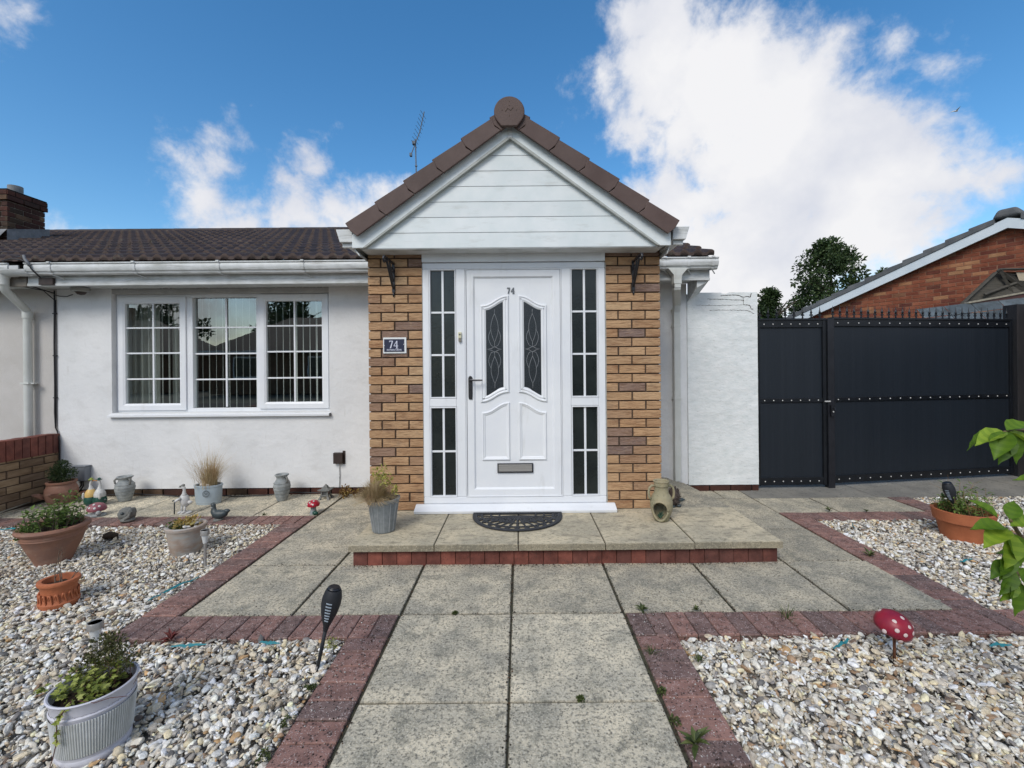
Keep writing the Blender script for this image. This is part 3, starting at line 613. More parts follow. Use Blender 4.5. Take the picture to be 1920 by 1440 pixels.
# porch
PY = 3.68; PXL, PXR = -1.25, 1.18; DX0, DX1 = -.797, .722
core = MB()
core.box(PXL+.012, DX0-.001, PY+.014, PY+.24, .148, 2.30); core.box(PXL+.012, PXL+.22, PY+.2401, FY, .148, 2.35); core.build('mortar_core', mortar_dk, house)
core = MB(); core.box(DX1+.001, PXR-.012, PY+.014, PY+.24, .148, 2.30); core.box(PXR-.22, PXR-.012, PY+.2401, FY, .148, 2.35)
for nm, xa, xb, sx in (('left', PXL, DX0, PXL), ('right', DX1, PXR, PXR)):
    mb = MB(); bricks(mb, (xa, PY+.014, 0), (1,0,0), (0,-1,0), xb-xa, 2.13, z0=.155, seed=21 if nm == 'left' else 34, shift=.5)
    mb.build('brick_pier', brick_buff, house)
    mb = MB()
    if nm == 'left': bricks(mb, (PXL+.014, FY, 0), (0,-1,0), (-1,0,0), FY-PY-.016, 2.2, z0=.155, seed=5)
    else: bricks(mb, (PXR-.014, PY+.016, 0), (0,1,0), (1,0,0), FY-PY-.016, 2.2, z0=.155, seed=6)
    mb.build('brick_side_wall', brick_buff, house)
core.build('mortar_core', mortar_dk, house)
lb = MB(); lb.box(DX0+.0, DX1-.003, PY-.020, PY+.05, 2.212, 2.30); lb.build('head_board', pvc, house, bevel=.002)
# door frame with sidelights
Y0 = PY-.002
df = MB()
def bar(x0,x1,z0,z1,y=Y0,d=.07): df.box(x0,x1,y,y+d,z0,z1)
bar(DX0,DX1-.002,2.158,2.208); bar(DX0,DX1-.002,.208,.262)
bar(DX0,-.742,.262,2.158); bar(.662,DX1-.002,.262,2.158)
bar(-.520,-.444,.262,2.158); bar(.357,.434,.262,2.158)
bar(-.742,-.520,1.012,1.082); bar(.434,.662,1.012,1.082)
dfo = df.build('door_frame', pvc, house, bevel=.006)
lp = MB()
for (x0,x1) in ((-.742,-.520),(.434,.662)):
    for (z0,z1) in ((.262,1.012),(1.082,2.158)):
        molding(lp, rect(x0,x1,z0,z1), [(0,.001),(.003,.004),(.008,.004),(.011,-.002),(.012,-.022)], Y0)
molding(lp, rect(-.444,.357,.262,2.158), [(0,.001),(.002,.005),(.007,.005),(.010,-.012)], Y0)
lp.build('glazing_bead', pvc, dfo)
for (x0,x1) in ((-.735,-.527),(.441,.655)):
    for (z0,z1) in ((.27,1.005),(1.09,2.15)):
        p = MB(); p.box(x0,x1,Y0+.022,Y0+.03,z0,z1); p.build('sidelight_pane', glass_black, dfo)
        b = MB(); xm = (x0+x1)/2; b.box(xm-.009, xm+.009, Y0+.011, Y0+.0215, z0, z1)
        for z in ((.64,) if z1 < 1.2 else (1.443,1.797)): b.box(x0, xm-.0093, Y0+.0115, Y0+.0215, z-.008, z+.008); b.box(xm+.0093, x1, Y0+.0115, Y0+.0215, z-.008, z+.008)
        b.build('glazing_bars', pvc, dfo, bevel=.002)
s = MB(); s.prism([(3.585,.152),(3.580,.175),(3.66,.206),(3.70,.207),(3.70,.150)], 0, 1, Matrix(((0,1.648,0,-.862),(1,0,0,0),(0,0,1,0),(0,0,0,1)))); s.build('door_sill', pvc, dfo, bevel=.003)
seal_ = mat('sealant', (.42,.40,.35,1), (.3,.28,.24,1), rough=.7, nscale=30)
ms = MB(); ms.box(DX0-.003, DX0, PY-.003, PY+.03, .21, 2.2); ms.build('sealant_bead', seal_, dfo)
ms = MB(); ms.box(DX1-.001, DX1+.006, PY-.003, PY+.03, .21, 2.2); ms.build('sealant_bead', mat('sealant', (.42,.40,.35,1), (.3,.28,.24,1), rough=.7, nscale=30), dfo)
# door leaf
YD = PY+.012
dl = MB()
molding(dl, rect(-.432,.346,.268,2.148), [(0,-.03),(0,.010),(.002,.012),(.052,.012),(.056,.011),(.066,.000),(.068,-.004)], YD)
dl.add([(-.366,YD+.004,.334),(.280,YD+.004,.334),(.280,YD+.004,2.082),(-.366,YD+.004,2.082)], [(0,1,2,3)])
door = dl.build('front_door', pvc, house)
def scurve(x0, z0, x1, z1, n=12):
    out = []
    for i in range(n+1):
        t = i/n; k = t*t*(3-2*t); k = k*k*(3-2*k)*.5+k*.5; out.append((x0+(x1-x0)*t, z0+(z1-z0)*k))
    return out
def panel(x0, x1, zb0, zb1, zt0, zt1):
    return scurve(x0, zb0, x1, zb1) + scurve(x1, zt1, x0, zt0)
for sgn in (-1, 1):
    mx = lambda P: P if sgn < 0 else [(-.086-x, z) for x, z in reversed(P)]
    outer = mx(panel(-.320, -.082, 1.045, 1.125, 1.855, 1.938)); 
    m1 = MB(); molding(m1, outer, [(0,-.006),(.001,.006),(.006,.011),(.012,.012),(.016,.006),(.022,.004),(.028,.009),(.034,.009),(.050,-.001)], YD+.002); m1.build('panel_moulding', pvc, door, smooth=35)
    gl = mx(panel(-.272, -.130, 1.100, 1.172, 1.815, 1.882))
    p = MB(); p.prism(gl, YD+.0005, YD+.003); go = p.build('leaded_glass', glass_pat, door)
    lo_ = mx(scurve(-.312,.562,-.080,.562)+scurve(-.080,1.045,-.312,.962))
    m2 = MB(); molding(m2, lo_, [(0,-.006),(.001,.006),(.006,.010),(.011,.010),(.016,.005),(.022,.004),(.032,-.003),(.036,-.004)], YD+.002); m2.build('panel_moulding', pvc, door, smooth=35)
    cx = -.201 if sgn < 0 else .115; tb = MB()
    def petal(z0, z1, wd, n=16, x=0):
        for s_ in (-1, 1): tb.tube([(cx+x+s_*wd*sin(pi*i/n), YD-.001, z0+(z1-z0)*i/n) for i in range(n+1)], .0020, 5)
    petal(1.545, 1.785, .031); petal(1.20, 1.43, .031)
    for s_ in (-1, 1):
        tb.tube([(cx+s_*(.028+.022*sin(pi*t)), YD-.001, 1.655-.135*t) for t in [i/10 for i in range(11)]]+[(cx, YD-.001, 1.505)], .0020, 5)
        tb.tube([(cx+s_*(.028+.022*sin(pi*t)), YD-.001, 1.325+.135*t) for t in [i/10 for i in range(11)]]+[(cx, YD-.001, 1.468)], .0020, 5)
        tb.tube([(cx, YD-.001, 1.510),(cx+s_*.028,YD-.001,1.494),(cx+s_*.062,YD-.001,1.488),(cx+s_*.028,YD-.001,1.480),(cx,YD-.001,1.464)], .0024, 5)
    tb.tube([(cx,YD-.001,1.545),(cx,YD-.001,1.505)], .002, 5); tb.tube([(cx,YD-.001,1.43),(cx,YD-.001,1.468)], .002, 5)
    tb.tube([(cx,YD-.001,1.785),(cx,YD-.001,1.82)], .002, 5); tb.tube([(cx,YD-.001,1.20),(cx,YD-.001,1.16)], .002, 5)
    tb.build('lead_pattern', lead_m, go, smooth=180)
hd = MB(); hd.prism([(-.418,1.075),(-.390,1.072),(-.387,1.10),(-.387,1.25),(-.392,1.262),(-.404,1.268),(-.416,1.262),(-.421,1.25),(-.421,1.10)], YD-.020, YD-.010)
hd.tube([(-.404,YD-.02,1.232),(-.404,YD-.05,1.232),(-.385,YD-.058,1.233),(-.300,YD-.056,1.232)], [.010,.009,.0085,.007], 8); hd.lathe([(.008,0),(.008,.006)], 12, M=Matrix.Translation((-.404,YD-.020,1.13)) @ Matrix.Rotation(R(90),4,'X'))
hd.build('door_handle', mat('blackened steel handle', (.05,.05,.055,1), (.09,.09,.095,1), rough=.3, metal=.8, nscale=30), door, smooth=40)
lt = MB(); molding(lt, rect(-.187,.112,.458,.537), [(0,-.003),(.001,.012),(.006,.014),(.009,.010)], YD+.002); lt.build('letter_plate_surround', black_metal, door)
lt = MB(); lt.box(-.177,.102,YD-.010,YD,.469,.527); lt.box(-.177,.102,YD-.015,YD-.010,.517,.527); lt.build('letter_plate', steel, door, bevel=.002)
def numeral74(mb, x, z, h, y0, y1, bold=.14, gap=.12):
    W = h*.52; b = h*bold
    S = lambda P, ox: mb.prism([(x+ox+px*h, z+pz*h) for px, pz in P], y0, y1)
    t = bold
    S([(.02,.80),(.07,.80),(.09,1-t*.75),(.52,1-t*.75),(.52,1.0),(.03,1.0)], 0)
    S([(.10,0),(.10+t*1.3,0),(.52,1-t*.75-.001),(.52-t,1-t*.75-.001)], 0)
    ox = (.52+gap)*h
    S([(.36,.0),(.36+t,.0),(.36+t,1.0),(.36,.96)], ox)
    S([(0,.26),(.359,.26),(.359,.26+t*.6),(0,.26+t*.6)], ox); S([(.36+t+.001,.26),(.60,.26),(.60,.26+t*.6),(.36+t+.001,.26+t*.6)], ox)
    S([(.0,.26+t*.6+.001),(.085,.26+t*.6+.001),(.359,.82),(.359,.96)], ox)
    S([(.25,-.05),(.62,-.05),(.62,-.001),(.25,-.001)], ox)
nm = MB(); numeral74(nm, -.094, 1.953, .048, YD-.004, YD+.004, bold=.17, gap=.16); nm.build('door_number', mat('dark pewter', (.08,.085,.09,1), (.16,.165,.17,1), rough=.4, metal=.5, nscale=90), door)

# porch gable
GYF = 3.47
AX, AZ = -.055, 3.185; BZ = 2.285; BXL, BXR = -1.215, 1.115
cl = MB(); rows = 8; hh = .1215
for k in range(rows):
    z0, z1 = BZ+k*hh, BZ+(k+1)*hh-.003
    xl = lambda z: BXL-.04 + (AX-BXL+.02)*(z-BZ)/(AZ-BZ); xr = lambda z: BXR+.04 - (BXR-AX+.02)*(z-BZ)/(AZ-BZ)
    if z1 > AZ+.02: z1 = AZ+.02
    if z0 >= z1: break
    cl.tint = random.uniform(.96,1.02)
    cl.add([(xl(z0),GYF+.030,z0),(xr(z0),GYF+.030,z0),(xr(z1),GYF+.033,z1),(xl(z1),GYF+.033,z1),(xl(z0),GYF+.06,z0),(xr(z0),GYF+.06,z0),(xr(z1),GYF+.06,z1),(xl(z1),GYF+.06,z1)], [(0,1,2,3),(0,4,5,1),(2,6,7,3)])
cl.box(BXL-.04, BXR+.04, GYF+.045, GYF+.07, BZ, BZ+.02); cl.prism([(BXL-.04,BZ+.021),(BXR+.04,BZ+.021),(AX,AZ+.02)], GYF+.0601, GYF+.075)
clo = cl.build('gable_cladding', pvc_clad, house)
dk = MB(); dk.box(BXL-.03, BXR+.03, GYF+.034, PY+.01, BZ-.006, BZ-.001); dk.build('gable_underside', gutter_m, house)
for s_ in (-1, 1):
    bx = BXL if s_ < 0 else BXR; ox = bx + s_*.085
    P = [(bx, BZ-.002), (AX, AZ-.03), (AX, AZ+.095), (ox, BZ+.10), (ox, BZ-.002)]
    if s_ < 0: P = P[::-1]
    b = MB(); b.prism(P, GYF, GYF+.028); 
    q = [(bx-s_*.0, BZ+.0), (AX, AZ-.03)]
    bd = b.build('bargeboard', pvc_clad, house, bevel=.002)
    t = MB(); d = Vector((AX-bx, 0, AZ-BZ)).normalized(); nrm = Vector((-d.z*s_*-1, 0, d.x*s_*-1)) if False else Vector((-s_*0,0,0))
    P = [(bx, BZ), (bx+s_*-.022, BZ), (AX, AZ-.055), (AX, AZ-.031)]
    if s_ > 0: P = P
    else: P = P
    if s_ < 0: pass
    t.prism(P if s_ < 0 else P[::-1], GYF-.004, GYF+.030); t.build('bargeboard_edge_strip', mat('grey edge strip', (.33,.35,.33,1), (.42,.44,.42,1), rough=.6, nscale=20), bd)  # grey strip along the inner edge of each bargeboard
j = MB(); j.box(AX-.018, AX+.018, GYF-.006, GYF-.001, AZ-.05, AZ+.09); j.build('apex_joint_cover', gutter_m, house)
# sloping soffits and boxed eaves of the porch
for s_, xo, xi in ((-1, BXL-.085, PXL), (1, BXR+.085, PXR)):
    bx_ = MB(); a, b = sorted((xo, xo-s_*.02)); bx_.box(a, b, GYF+.028, FY-.28, BZ+.0, BZ+.13)
    P = [(xo, BZ), (xi+s_*.003, BZ-.06), (xi+s_*.003, BZ-.045), (xo, BZ+.012)]
    bx_.prism(P, GYF+.03, FY-.28); bx_.build('porch_soffit', gutter_m, house)
pr = MB()
pitch = math.atan2(AZ-BZ, AX-BXL); EXL, EXR, EZ2 = -1.315, 1.235, 2.435; RZ = 3.345
for s_, ex in ((-1, EXL), (1, EXR)):
    n = 6
    for k in range(n):
        a, b = k/n, (k+1)/n+.02; xa, za = ex+(AX-ex)*a, EZ2+(RZ-EZ2)*a; xb, zb = ex+(AX-ex)*b, EZ2+(RZ-EZ2)*b
        q = [(xa,GYF+.12,za+.012),(xb,GYF+.12,zb),(xb,7.3,zb),(xa,7.3,za+.012)]; q2 = [(x,y,z-.03) for x,y,z in q]
        pr.hexa(q2, q)
pr.build('porch_roof', tile_new, house)
for s_, ex in ((-1, EXL), (1, EXR)):
    d = Vector((AX-ex, 0, RZ-EZ2)); L_ = d.length-.02; d.normalize(); nr = Vector((d.z*s_, 0, -d.x*s_)); nr = nr if nr.z > 0 else -nr
    st = L_/5.55
    for k in range(6):
        a = k*st; b = min(a+st+.012, L_-.02); vt = MB(); vt.tint = random.uniform(.9, 1.1)
        base = Vector((ex, 0, EZ2)); up0, up1 = .030, .012; dn = -.105
        pts = []
        for (t, u_) in ((a, up0), (b, up1), (b-.02, dn*.5), (b+.0, dn), (a+.015, dn), (a-.004, dn*.4)):
            p = base + d*t + nr*u_; pts.append((p.x, p.z))
        if s_ > 0: pts = pts[::-1]
        yf = GYF-.055 - .007*(5-k)/5*0 + (.004 if k % 2 else 0)
        vt.prism(pts, yf, yf+.022)
        top = [base+d*a+nr*up0, base+d*b+nr*up1]
        pts2 = [(base+d*a+nr*up0), (base+d*b+nr*up1), (base+d*b+nr*(up1-.016)), (base+d*a+nr*(up0-.016))]
        pts2 = [(p.x, p.z) for p in pts2]; pts2 = pts2[::-1] if s_ > 0 else pts2
        vt.prism(pts2, yf+.0222, yf+.19)
        vt.build('verge_tile', tile_new, house, bevel=.004)
cp = MB(); pc = (AX-.002, 3.300); P = []
for i in range(25):
    a = R(-38) + R(256)*i/24; P.append((pc[0]+.118*cos(a), pc[1]+.118*sin(a)))
P += [(pc[0]-.062, pc[1]-.112), (pc[0]+.062, pc[1]-.112)]
cp.prism(P, GYF-.075, GYF-.045); cpo = cp.build('ridge_end_cap', tile_new, house, bevel=.008, bseg=3)
ho = MB()
for (dx, dz) in ((0,.075),(0,.045),(0,-.035),(-.055,.01),(.055,.01),(-.03,.0),(.025,.025)): ho.lathe([(.0035,0),(.0035,.002)], 8, M=Matrix.Translation((pc[0]+dx, GYF-.0752, pc[1]+dz)) @ Matrix.Rotation(R(90),4,'X'))
ho.tube([(pc[0]-.03,GYF-.076,pc[1]+.0),(pc[0]-.012,GYF-.076,pc[1]+.022),(pc[0]+.01,GYF-.076,pc[1]+.006),(pc[0]+.03,GYF-.076,pc[1]+.028)], .0022, 5)
ho.build('cap_marks', mortar_dk, cpo)
rt = MB(); y = GYF-.044
while y < 7:
    rt.ring_loft([[(pc[0]+rr_*.115*cos(a), yy, pc[1]-.035+rr_*.135*sin(a)) for a in [pi*i/12 for i in range(13)]] for yy, rr_ in ((y,1),(y+.44,.96))], False); y += .44
rt.build('ridge_tiles', tile_new, house, smooth=60)
for s_, x in ((-1, -1.335), (1, 1.255)):
    g = MB(); x0, x1 = (x-.07, x+.03) if s_ < 0 else (x-.03, x+.07)
    P = [(x0,2.335),(x1,2.335),(x1+(.03 if s_ > 0 else 0),2.435),(x0-(.03 if s_ < 0 else 0),2.435)]
    g.prism(P, GYF+.02, FY-.2); g.box(x0+.01, x1-.01, GYF+.05, GYF+.08, 2.30, 2.334); g.build('porch_gutter', gutter_m, house, bevel=.003)

# ------------------------------------------------------------------ step in front of the porch
step = thing('front_step', (.4, 2.98, 0), 'low step of concrete slabs on upright red bricks below the white door', 'step')
sx = [-1.158, -.58, -.015, .57, 1.17, 1.765]
for i in range(5):
    mb = MB(); pave(mb, sx[i], sx[i+1], 2.965, 3.70, top=.150+(.003 if i == 4 else 0), gap=.003, th=.045, tv=.10, tilt=.001); mb.tint = 1.0; mb.build('step_slab', slab_step, step)
mb = MB(); mb.tint = .7
mb.add([(1.19,3.705,.150),(1.765,3.705,.150),(1.70,4.28,.146),(1.66,4.50,.148),(1.60,4.62,.143),(1.56,4.735,.146),(1.19,4.735,.150)] + [(x,y,.06) for x,y in ((1.19,3.705),(1.765,3.705),(1.70,4.28),(1.66,4.50),(1.60,4.62),(1.56,4.735),(1.19,4.735))], [(0,1,2,3,4,5,6)]+[(i,(i+7),(i+1)%7+7,(i+1)%7) for i in range(7)])
mb.build('side_slab', slab_m, step)
rb = MB(); n = 29; x0, x1 = -1.135, 1.745
for i in range(n):
    a = x0+(x1-x0)*i/n; b = x0+(x1-x0)*(i+1)/n-.003; rb.tint = random.random()*(.7 if i < 18 else 1) ; yy = 3.000+random.uniform(-.002,.002)
    if i > 22: rb.tint = .6+.4*random.random()
    rb.box(a, b, yy, yy+.1, -.01, .101)
rb.tint = .8
for i in range(13): rb.box(-1.135, -1.03, 3.103+i*.055, 3.155+i*.055, -.01, .101); rb.box(1.65,1.745, 3.103+i*.055, 3.155+i*.055, -.01, .101)
rb.build('brick_riser', brick_red, step, bevel=.003)
mc = MB(); mc.box(-1.12,1.73,3.04,3.10,-.02,.0990); mc.box(-1.02,1.64,3.101,4.73,-.02,.1035); mc.build('mortar_core', mortar_dk, step)
# ------------------------------------------------------------------ attached bungalow on the left
nb = thing('neighbouring_bungalow', (-7.5, FY, 0), 'attached bungalow at the far left with cream rendered wall and brick chimney', 'bungalow')
m = MB(); m.box(-12, -4.945, FY+.004, FY+.25, 0, 2.215); m.build('wall', render_n, nb)
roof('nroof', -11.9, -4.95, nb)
m = MB(); m.box(-12, -5.12, 4.46, 4.48, 2.195, 2.40); m.build('fascia_board', gutter_m, nb)
m = MB(); m.box(-12, -4.945, 4.481, 4.743, 2.217, 2.227); m.build('soffit', gutter_m, nb)
m = MB(); m.box(-5.118, -4.945, 4.45, 4.48, 2.195, 2.30); m.build('timber_end_block', mat('bare timber end', (.22,.20,.17,1), (.14,.125,.11,1), rough=.9, nscale=12), nb)
gutter_run(-9.9, -5.02, nb); 
m = MB(); m.ring_loft([[(x, 4.405+rr_*cos(a)*1.0, 2.345+rr_*sin(a)) for a in [pi+pi*k/10 for k in range(11)]] for x, rr_ in ((-5.13,.066),(-5.00,.066),(-4.985,.060),(-4.86,.060),(-4.85,.056))], False); m.build('gutter_union', gutter_m, nb, smooth=50)
m = MB(); m.lathe([(.055,2.33),(.05,2.28),(.042,2.26),(.042,2.20)], 16, c=(-5.12,4.405,0))
m.tube([(-5.12,4.405,2.23),(-5.12,4.41,2.19),(-5.14,4.44,2.15),(-5.17,4.60,2.03),(-5.185,4.665,1.985),(-5.19,4.68,1.93),(-5.19,4.68,.0)], .035, 14)
for z in (1.90,): m.lathe([(.041,0),(.043,.03),(.043,.07),(.041,.075)], 14, c=(-5.19,4.68,z))
m.box(-5.235,-5.145,4.64,4.745,1.205,1.222); m.box(-5.145,-5.11,4.66,4.69,1.208,1.219)
m.build('downpipe', pipe_m, nb, smooth=50)
ch = MB(); cx0, cx1, cy0, cy1 = -8.35, -7.47, 6.48, 7.0
ch.mi = 1; ch.box(cx0+.012, cx1-.012, cy0+.012, cy1-.012, 2.9, 3.99); ch.mi = 0
bricks(ch, (cx0, cy0+.014, 0), (1,0,0), (0,-1,0), cx1-cx0, .98, z0=2.95, seed=8); bricks(ch, (cx1-.014, cy0, 0), (0,1,0), (1,0,0), cy1-cy0, .98, z0=2.95, seed=9)
bricks(ch, (cx1+.012, cy0-.02, 0), (0,1,0), (1,0,0), cy1-cy0+.04, .15, z0=3.86, seed=12); bricks(ch, (cx0, cy0-.012, 0), (1,0,0), (0,-1,0), cx1-cx0+.02, .15, z0=3.86, seed=13)
ch.mi = 1; ch.box(cx0-.0, cx1+.018, cy0-.018, cy1+.01, 3.90, 4.02)
co_ = ch.build('chimney', [brick_chim, mortar_lt], nb)
m = MB(); m.lathe([(.085,0),(.085,.13),(.075,.13),(.075,.0)], 16, c=(-7.62,6.72,4.02)); m.build('chimney_flue', lead_flash, co_, smooth=50)
m = MB(); zf = lambda y: EZ+(y-EY)*RT+.035
m.add([(cx1+.016,cy0-.02,zf(cy0)-.02),(cx1+.016,cy1+.05,zf(cy1)-.02),(cx1+.016,cy1+.05,zf(cy1)+.14),(cx1+.016,cy0-.02,zf(cy0)+.16)], [(0,1,2,3)])
m.add([(cx1+.016,cy0-.16,zf(cy0-.16)),(cx1+.17,cy0-.16,zf(cy0-.16)),(cx1+.17,cy1+.05,zf(cy1)+.01),(cx1+.016,cy1+.05,zf(cy1)+.03)], [(0,1,2,3)])
m.add([(cx0-.1,cy0-.18,zf(cy0-.18)+.006),(cx1+.016,cy0-.18,zf(cy0-.18)+.006),(cx1+.016,cy0-.02,zf(cy0)+.16),(cx0-.1,cy0-.02,zf(cy0)+.16)], [(0,1,2,3)])
m.build('lead_flashing', lead_flash, co_)

# low brick wall between the two front gardens
gw = thing('garden_wall', (-4.98, 3.0, 0), 'low drab brick wall with red upright brick coping at the far left', 'wall')
m = MB(); m.mi = 1; m.box(-5.022, -4.934, .2, 4.735, -.05, .468); m.mi = 0
bricks(m, (-4.934, .2, 0), (0,1,0), (1,0,0), 4.53, .47, z0=.01, seed=31, d=.012); m.build('brickwork', [brick_wallm, mortar_dk], gw)
m = MB(); y = 4.735
while y > .25:
    m.tint = random.random(); m.box(-5.035, -4.918+random.uniform(-.002,.002), y-.0655, y, .475, .675+random.uniform(-.003,.003)); y -= .0715
m.mi = 1; m.box(-5.03, -4.928, .25, 4.73, .4685, .668); m.build('brick_coping', [brick_red, mortar_dk], gw, bevel=.003)

# white wing wall between house and gate
wg = thing('wing_wall', (2.17, FY, 0), 'cracked white painted wall between the downpipe and the dark gate', 'wall')
m = MB(); nx, nz = 34, 80; x0, x1, z0, z1 = 1.806, 2.555, .062, 2.118
def wy(x, z): return FY - .006 - .007*mnoise.noise(Vector((x*3, 0, z*4))) - .004*mnoise.noise(Vector((x*9, 3, z*16)))
def topz(x): return z1 + .006*mnoise.noise(Vector((x*12, 5, 0))) - (.012 if 2.16 < x < 2.24 else 0)
vs = [(x0+(x1-x0)*i/nx, wy(x0+(x1-x0)*i/nx, z0+(z1-z0)*j/nz), z0+(topz(x0+(x1-x0)*i/nx)-z0)*j/nz) for j in range(nz+1) for i in range(nx+1)]
m.add(vs, [(j*(nx+1)+i, j*(nx+1)+i+1, (j+1)*(nx+1)+i+1, (j+1)*(nx+1)+i) for j in range(nz) for i in range(nx)])
m.box(x0, x1-.004, FY+.012, FY+.215, z0, z1-.012)
m.add([(x1,FY-.006,z0),(x1,FY+.215,z0),(x1,FY+.215,z1),(x1,FY-.006,z1)], [(0,1,2,3)])
m.build('painted_face', render_w, wg, smooth=40)
m = MB(); bricks(m, (1.806, FY+.0, 0), (1,0,0), (0,-1,0), .745, .062, z0=-.008, seed=14); m.mi = 1; m.box(1.81, 2.55, FY+.004, FY+.2, -.02, .06); m.build('brick_plinth', [brick_chim, mortar_dk], wg)
def crack(pts, w_):
    c = MB()
    P = []
    for i in range(len(pts)-1):
        a, b = Vector(pts[i]), Vector(pts[i+1]); n = max(2, int((b-a).length/.012))
        for k in range(n): p = a.lerp(b, k/n); P.append((p.x+random.uniform(-.003,.003), p.y+random.uniform(-.003,.003)))
    P.append(pts[-1]); 
    for i in range(len(P)-1):
        (x, z), (X, Z) = P[i], P[i+1]; h = w_*random.uniform(.5,1.3)/2; d = Vector((X-x, Z-z)).normalized()*h; q = (-d.y, d.x)
        c.add([(x-q[0],wy(x,z)-.0025,z-q[1]),(X-q[0],wy(X,Z)-.0025,Z-q[1]),(X+q[0],wy(X,Z)-.0025,Z+q[1]),(x+q[0],wy(x,z)-.0025,z+q[1])], [(0,1,2,3),(3,2,1,0)])
    c.build('crack', mortar_dk, wg)
crack([(2.16,2.085),(2.25,2.09),(2.36,2.087),(2.40,2.067),(2.44,2.075),(2.48,2.068),(2.49,2.11)], .006); crack([(2.02,2.05),(2.2,2.045),(2.39,2.035),(2.41,2.03)], .004)
crack([(2.40,2.06),(2.405,1.985),(2.47,1.98),(2.49,1.94),(2.51,1.935)], .005); crack([(2.05,1.93),(2.3,1.93),(2.45,1.925),(2.52,1.89)], .003); crack([(1.9,1.985),(2.15,1.98),(2.4,1.985)], .0025)

# ------------------------------------------------------------------ gates
def gate(name, A, B, zt, nriv, label, nspk):
    A, B = Vector((*A, 0)), Vector((*B, 0)); L_ = (B-A).length; ang = math.atan2(B.y-A.y, B.x-A.x)
    root = thing(name, (A.x, A.y, 0), label, 'gate'); root.rotation_euler.z = ang; root['group'] = 'dark metal gates beside the house'
    m = MB(); m.box(.02, L_-.02, .012, .020, .07, zt-.03); m.build('panel', gate_panel, root, local=True)
    fr = MB()
    for z0, z1 in ((.035,.115),(zt-.075,zt),((.93+.0),.975)): fr.box(0, L_, -.004 if z1-z0 > .05 else -.002, .0119, z0, z1)
    fr.box(0, .035, -.010, .04, .03, zt-.002); fr.box(L_-.035, L_, -.010, .04, .03, zt-.002)
    fr.box(0, L_, -.014, .045, zt, zt+.022); fr.build('frame', gate_bar, root, bevel=.002, local=True)
    for z in (.075, .952, zt-.04):
        for i in range(nriv):
            r_ = MB(); x = .085+(L_-.17)*(i+.5*0)/(nriv-1); r_.blob((x, -.005, z), (.0075,.005,.0075), 8, 5); r_.build('rivet', chrome, root, smooth=180, local=True)
    for i in range(nspk):
        x = (i+.5)*L_/nspk; z = zt+.022; f = MB()
        f.box(x-.005,x+.005,.012,.022,z,z+.03); f.hexa([(x-.022,.014,z+.030),(x+.022,.014,z+.030),(x+.022,.020,z+.030),(x-.022,.020,z+.030)],[(x-.013,.014,z+.048),(x+.013,.014,z+.048),(x+.013,.020,z+.048),(x-.013,.020,z+.048)])
        f.lathe([(.004,.045),(.011,.058),(.013,.066),(.008,.080),(.0035,.105),(.0008,.135)], 6, c=(x,.017,z)); f.lathe([(.004,.0),(.011,.008),(.004,.02)], 6, c=(x,.017,z))
        f.build('finial', gate_bar, root, local=True, smooth=60)
    return root
gate('side_gate', (2.575,4.80), (3.335,4.815), 1.82, 7, 'narrow dark gate beside the white cracked wall', 8)
g_ = gate('driveway_gate', (3.425,4.86), (5.83,5.235), 1.835, 18, 'wide dark double panel gate between the black post and timber fence', 27)
gp = thing('gate_post', (3.38,4.84,0), 'slim black metal post standing between the two dark gates', 'post')
m = MB(); m.box(3.345,3.415,4.79,4.86,-.02,1.835); m.build('post', black_metal, gp, bevel=.003)
m = MB(); m.box(3.36,3.40,4.765,4.79,.78,.90); m.tube([(3.38,4.765,.87),(3.38,4.745,.87),(3.38,4.735,.85)], .007, 6); m.build('lock', black_metal, gp)
m = MB(); m.lathe([(.008,0),(.008,.004)], 8, M=Matrix.Translation((3.38,4.764,.83)) @ Matrix.Rotation(R(90),4,'X')); m.box(3.30,3.36,4.775,4.785,.935,.948); m.build('latch', chrome, gp)
fe = thing('timber_fence', (6.0,5.3,0), 'dark stained timber fence at the far right of the driveway gate', 'fence')
m = MB(); m.box(5.86,6.02,5.20,5.36,-.03,2.03); m.build('post', darkwood, fe, bevel=.006)
m = MB(); y = 5.19
for i in range(22):
    m.tint = random.uniform(.8,1.2); m.box(6.03+.0, 6.05+(.01 if i % 2 else 0), y-.12, y, .02, 2.0); y -= .115
m.build('boards', darkwood, fe)
m = MB(); m.box(6.0,6.028,2.7,5.19,1.27,1.33); m.box(6.0,6.028,2.7,5.19,.3,.36); m.build('rail', darkwood, fe)

# ------------------------------------------------------------------ brick gable behind the gate
A0 = Vector((8.9, 8.0)); dv = Vector((-.495,.869)); gb = thing('brick_house', (8.9, 8.0, 0), 'orange brick bungalow gable with grey tiled verge behind the dark gate', 'bungalow')
AZ3 = 3.895; ps = .378
def gpt(t, z, k=0): n = Vector((-.869,-.495)); p = A0 + dv*t + n*k; return (p.x, p.y, z)
m = MB(); m.mi = 1
m.add([gpt(4.1,0,-.0),gpt(-4.1,0),gpt(-4.1,AZ3-4.1*ps),gpt(0,AZ3),gpt(4.1,AZ3-4.1*ps)], [(0,1,2,3,4)])
m.mi = 0
bricks(m, gpt(4.1,0), (-dv.x,-dv.y,0), (-.869,-.495,0), 8.2, AZ3, z0=0, seed=44, d=.006, clip=lambda s, z: z < AZ3-.03-abs(4.1-s)*ps)
m.build('gable_wall', [brick_orange, mortar_or], gb)
m = MB(); 
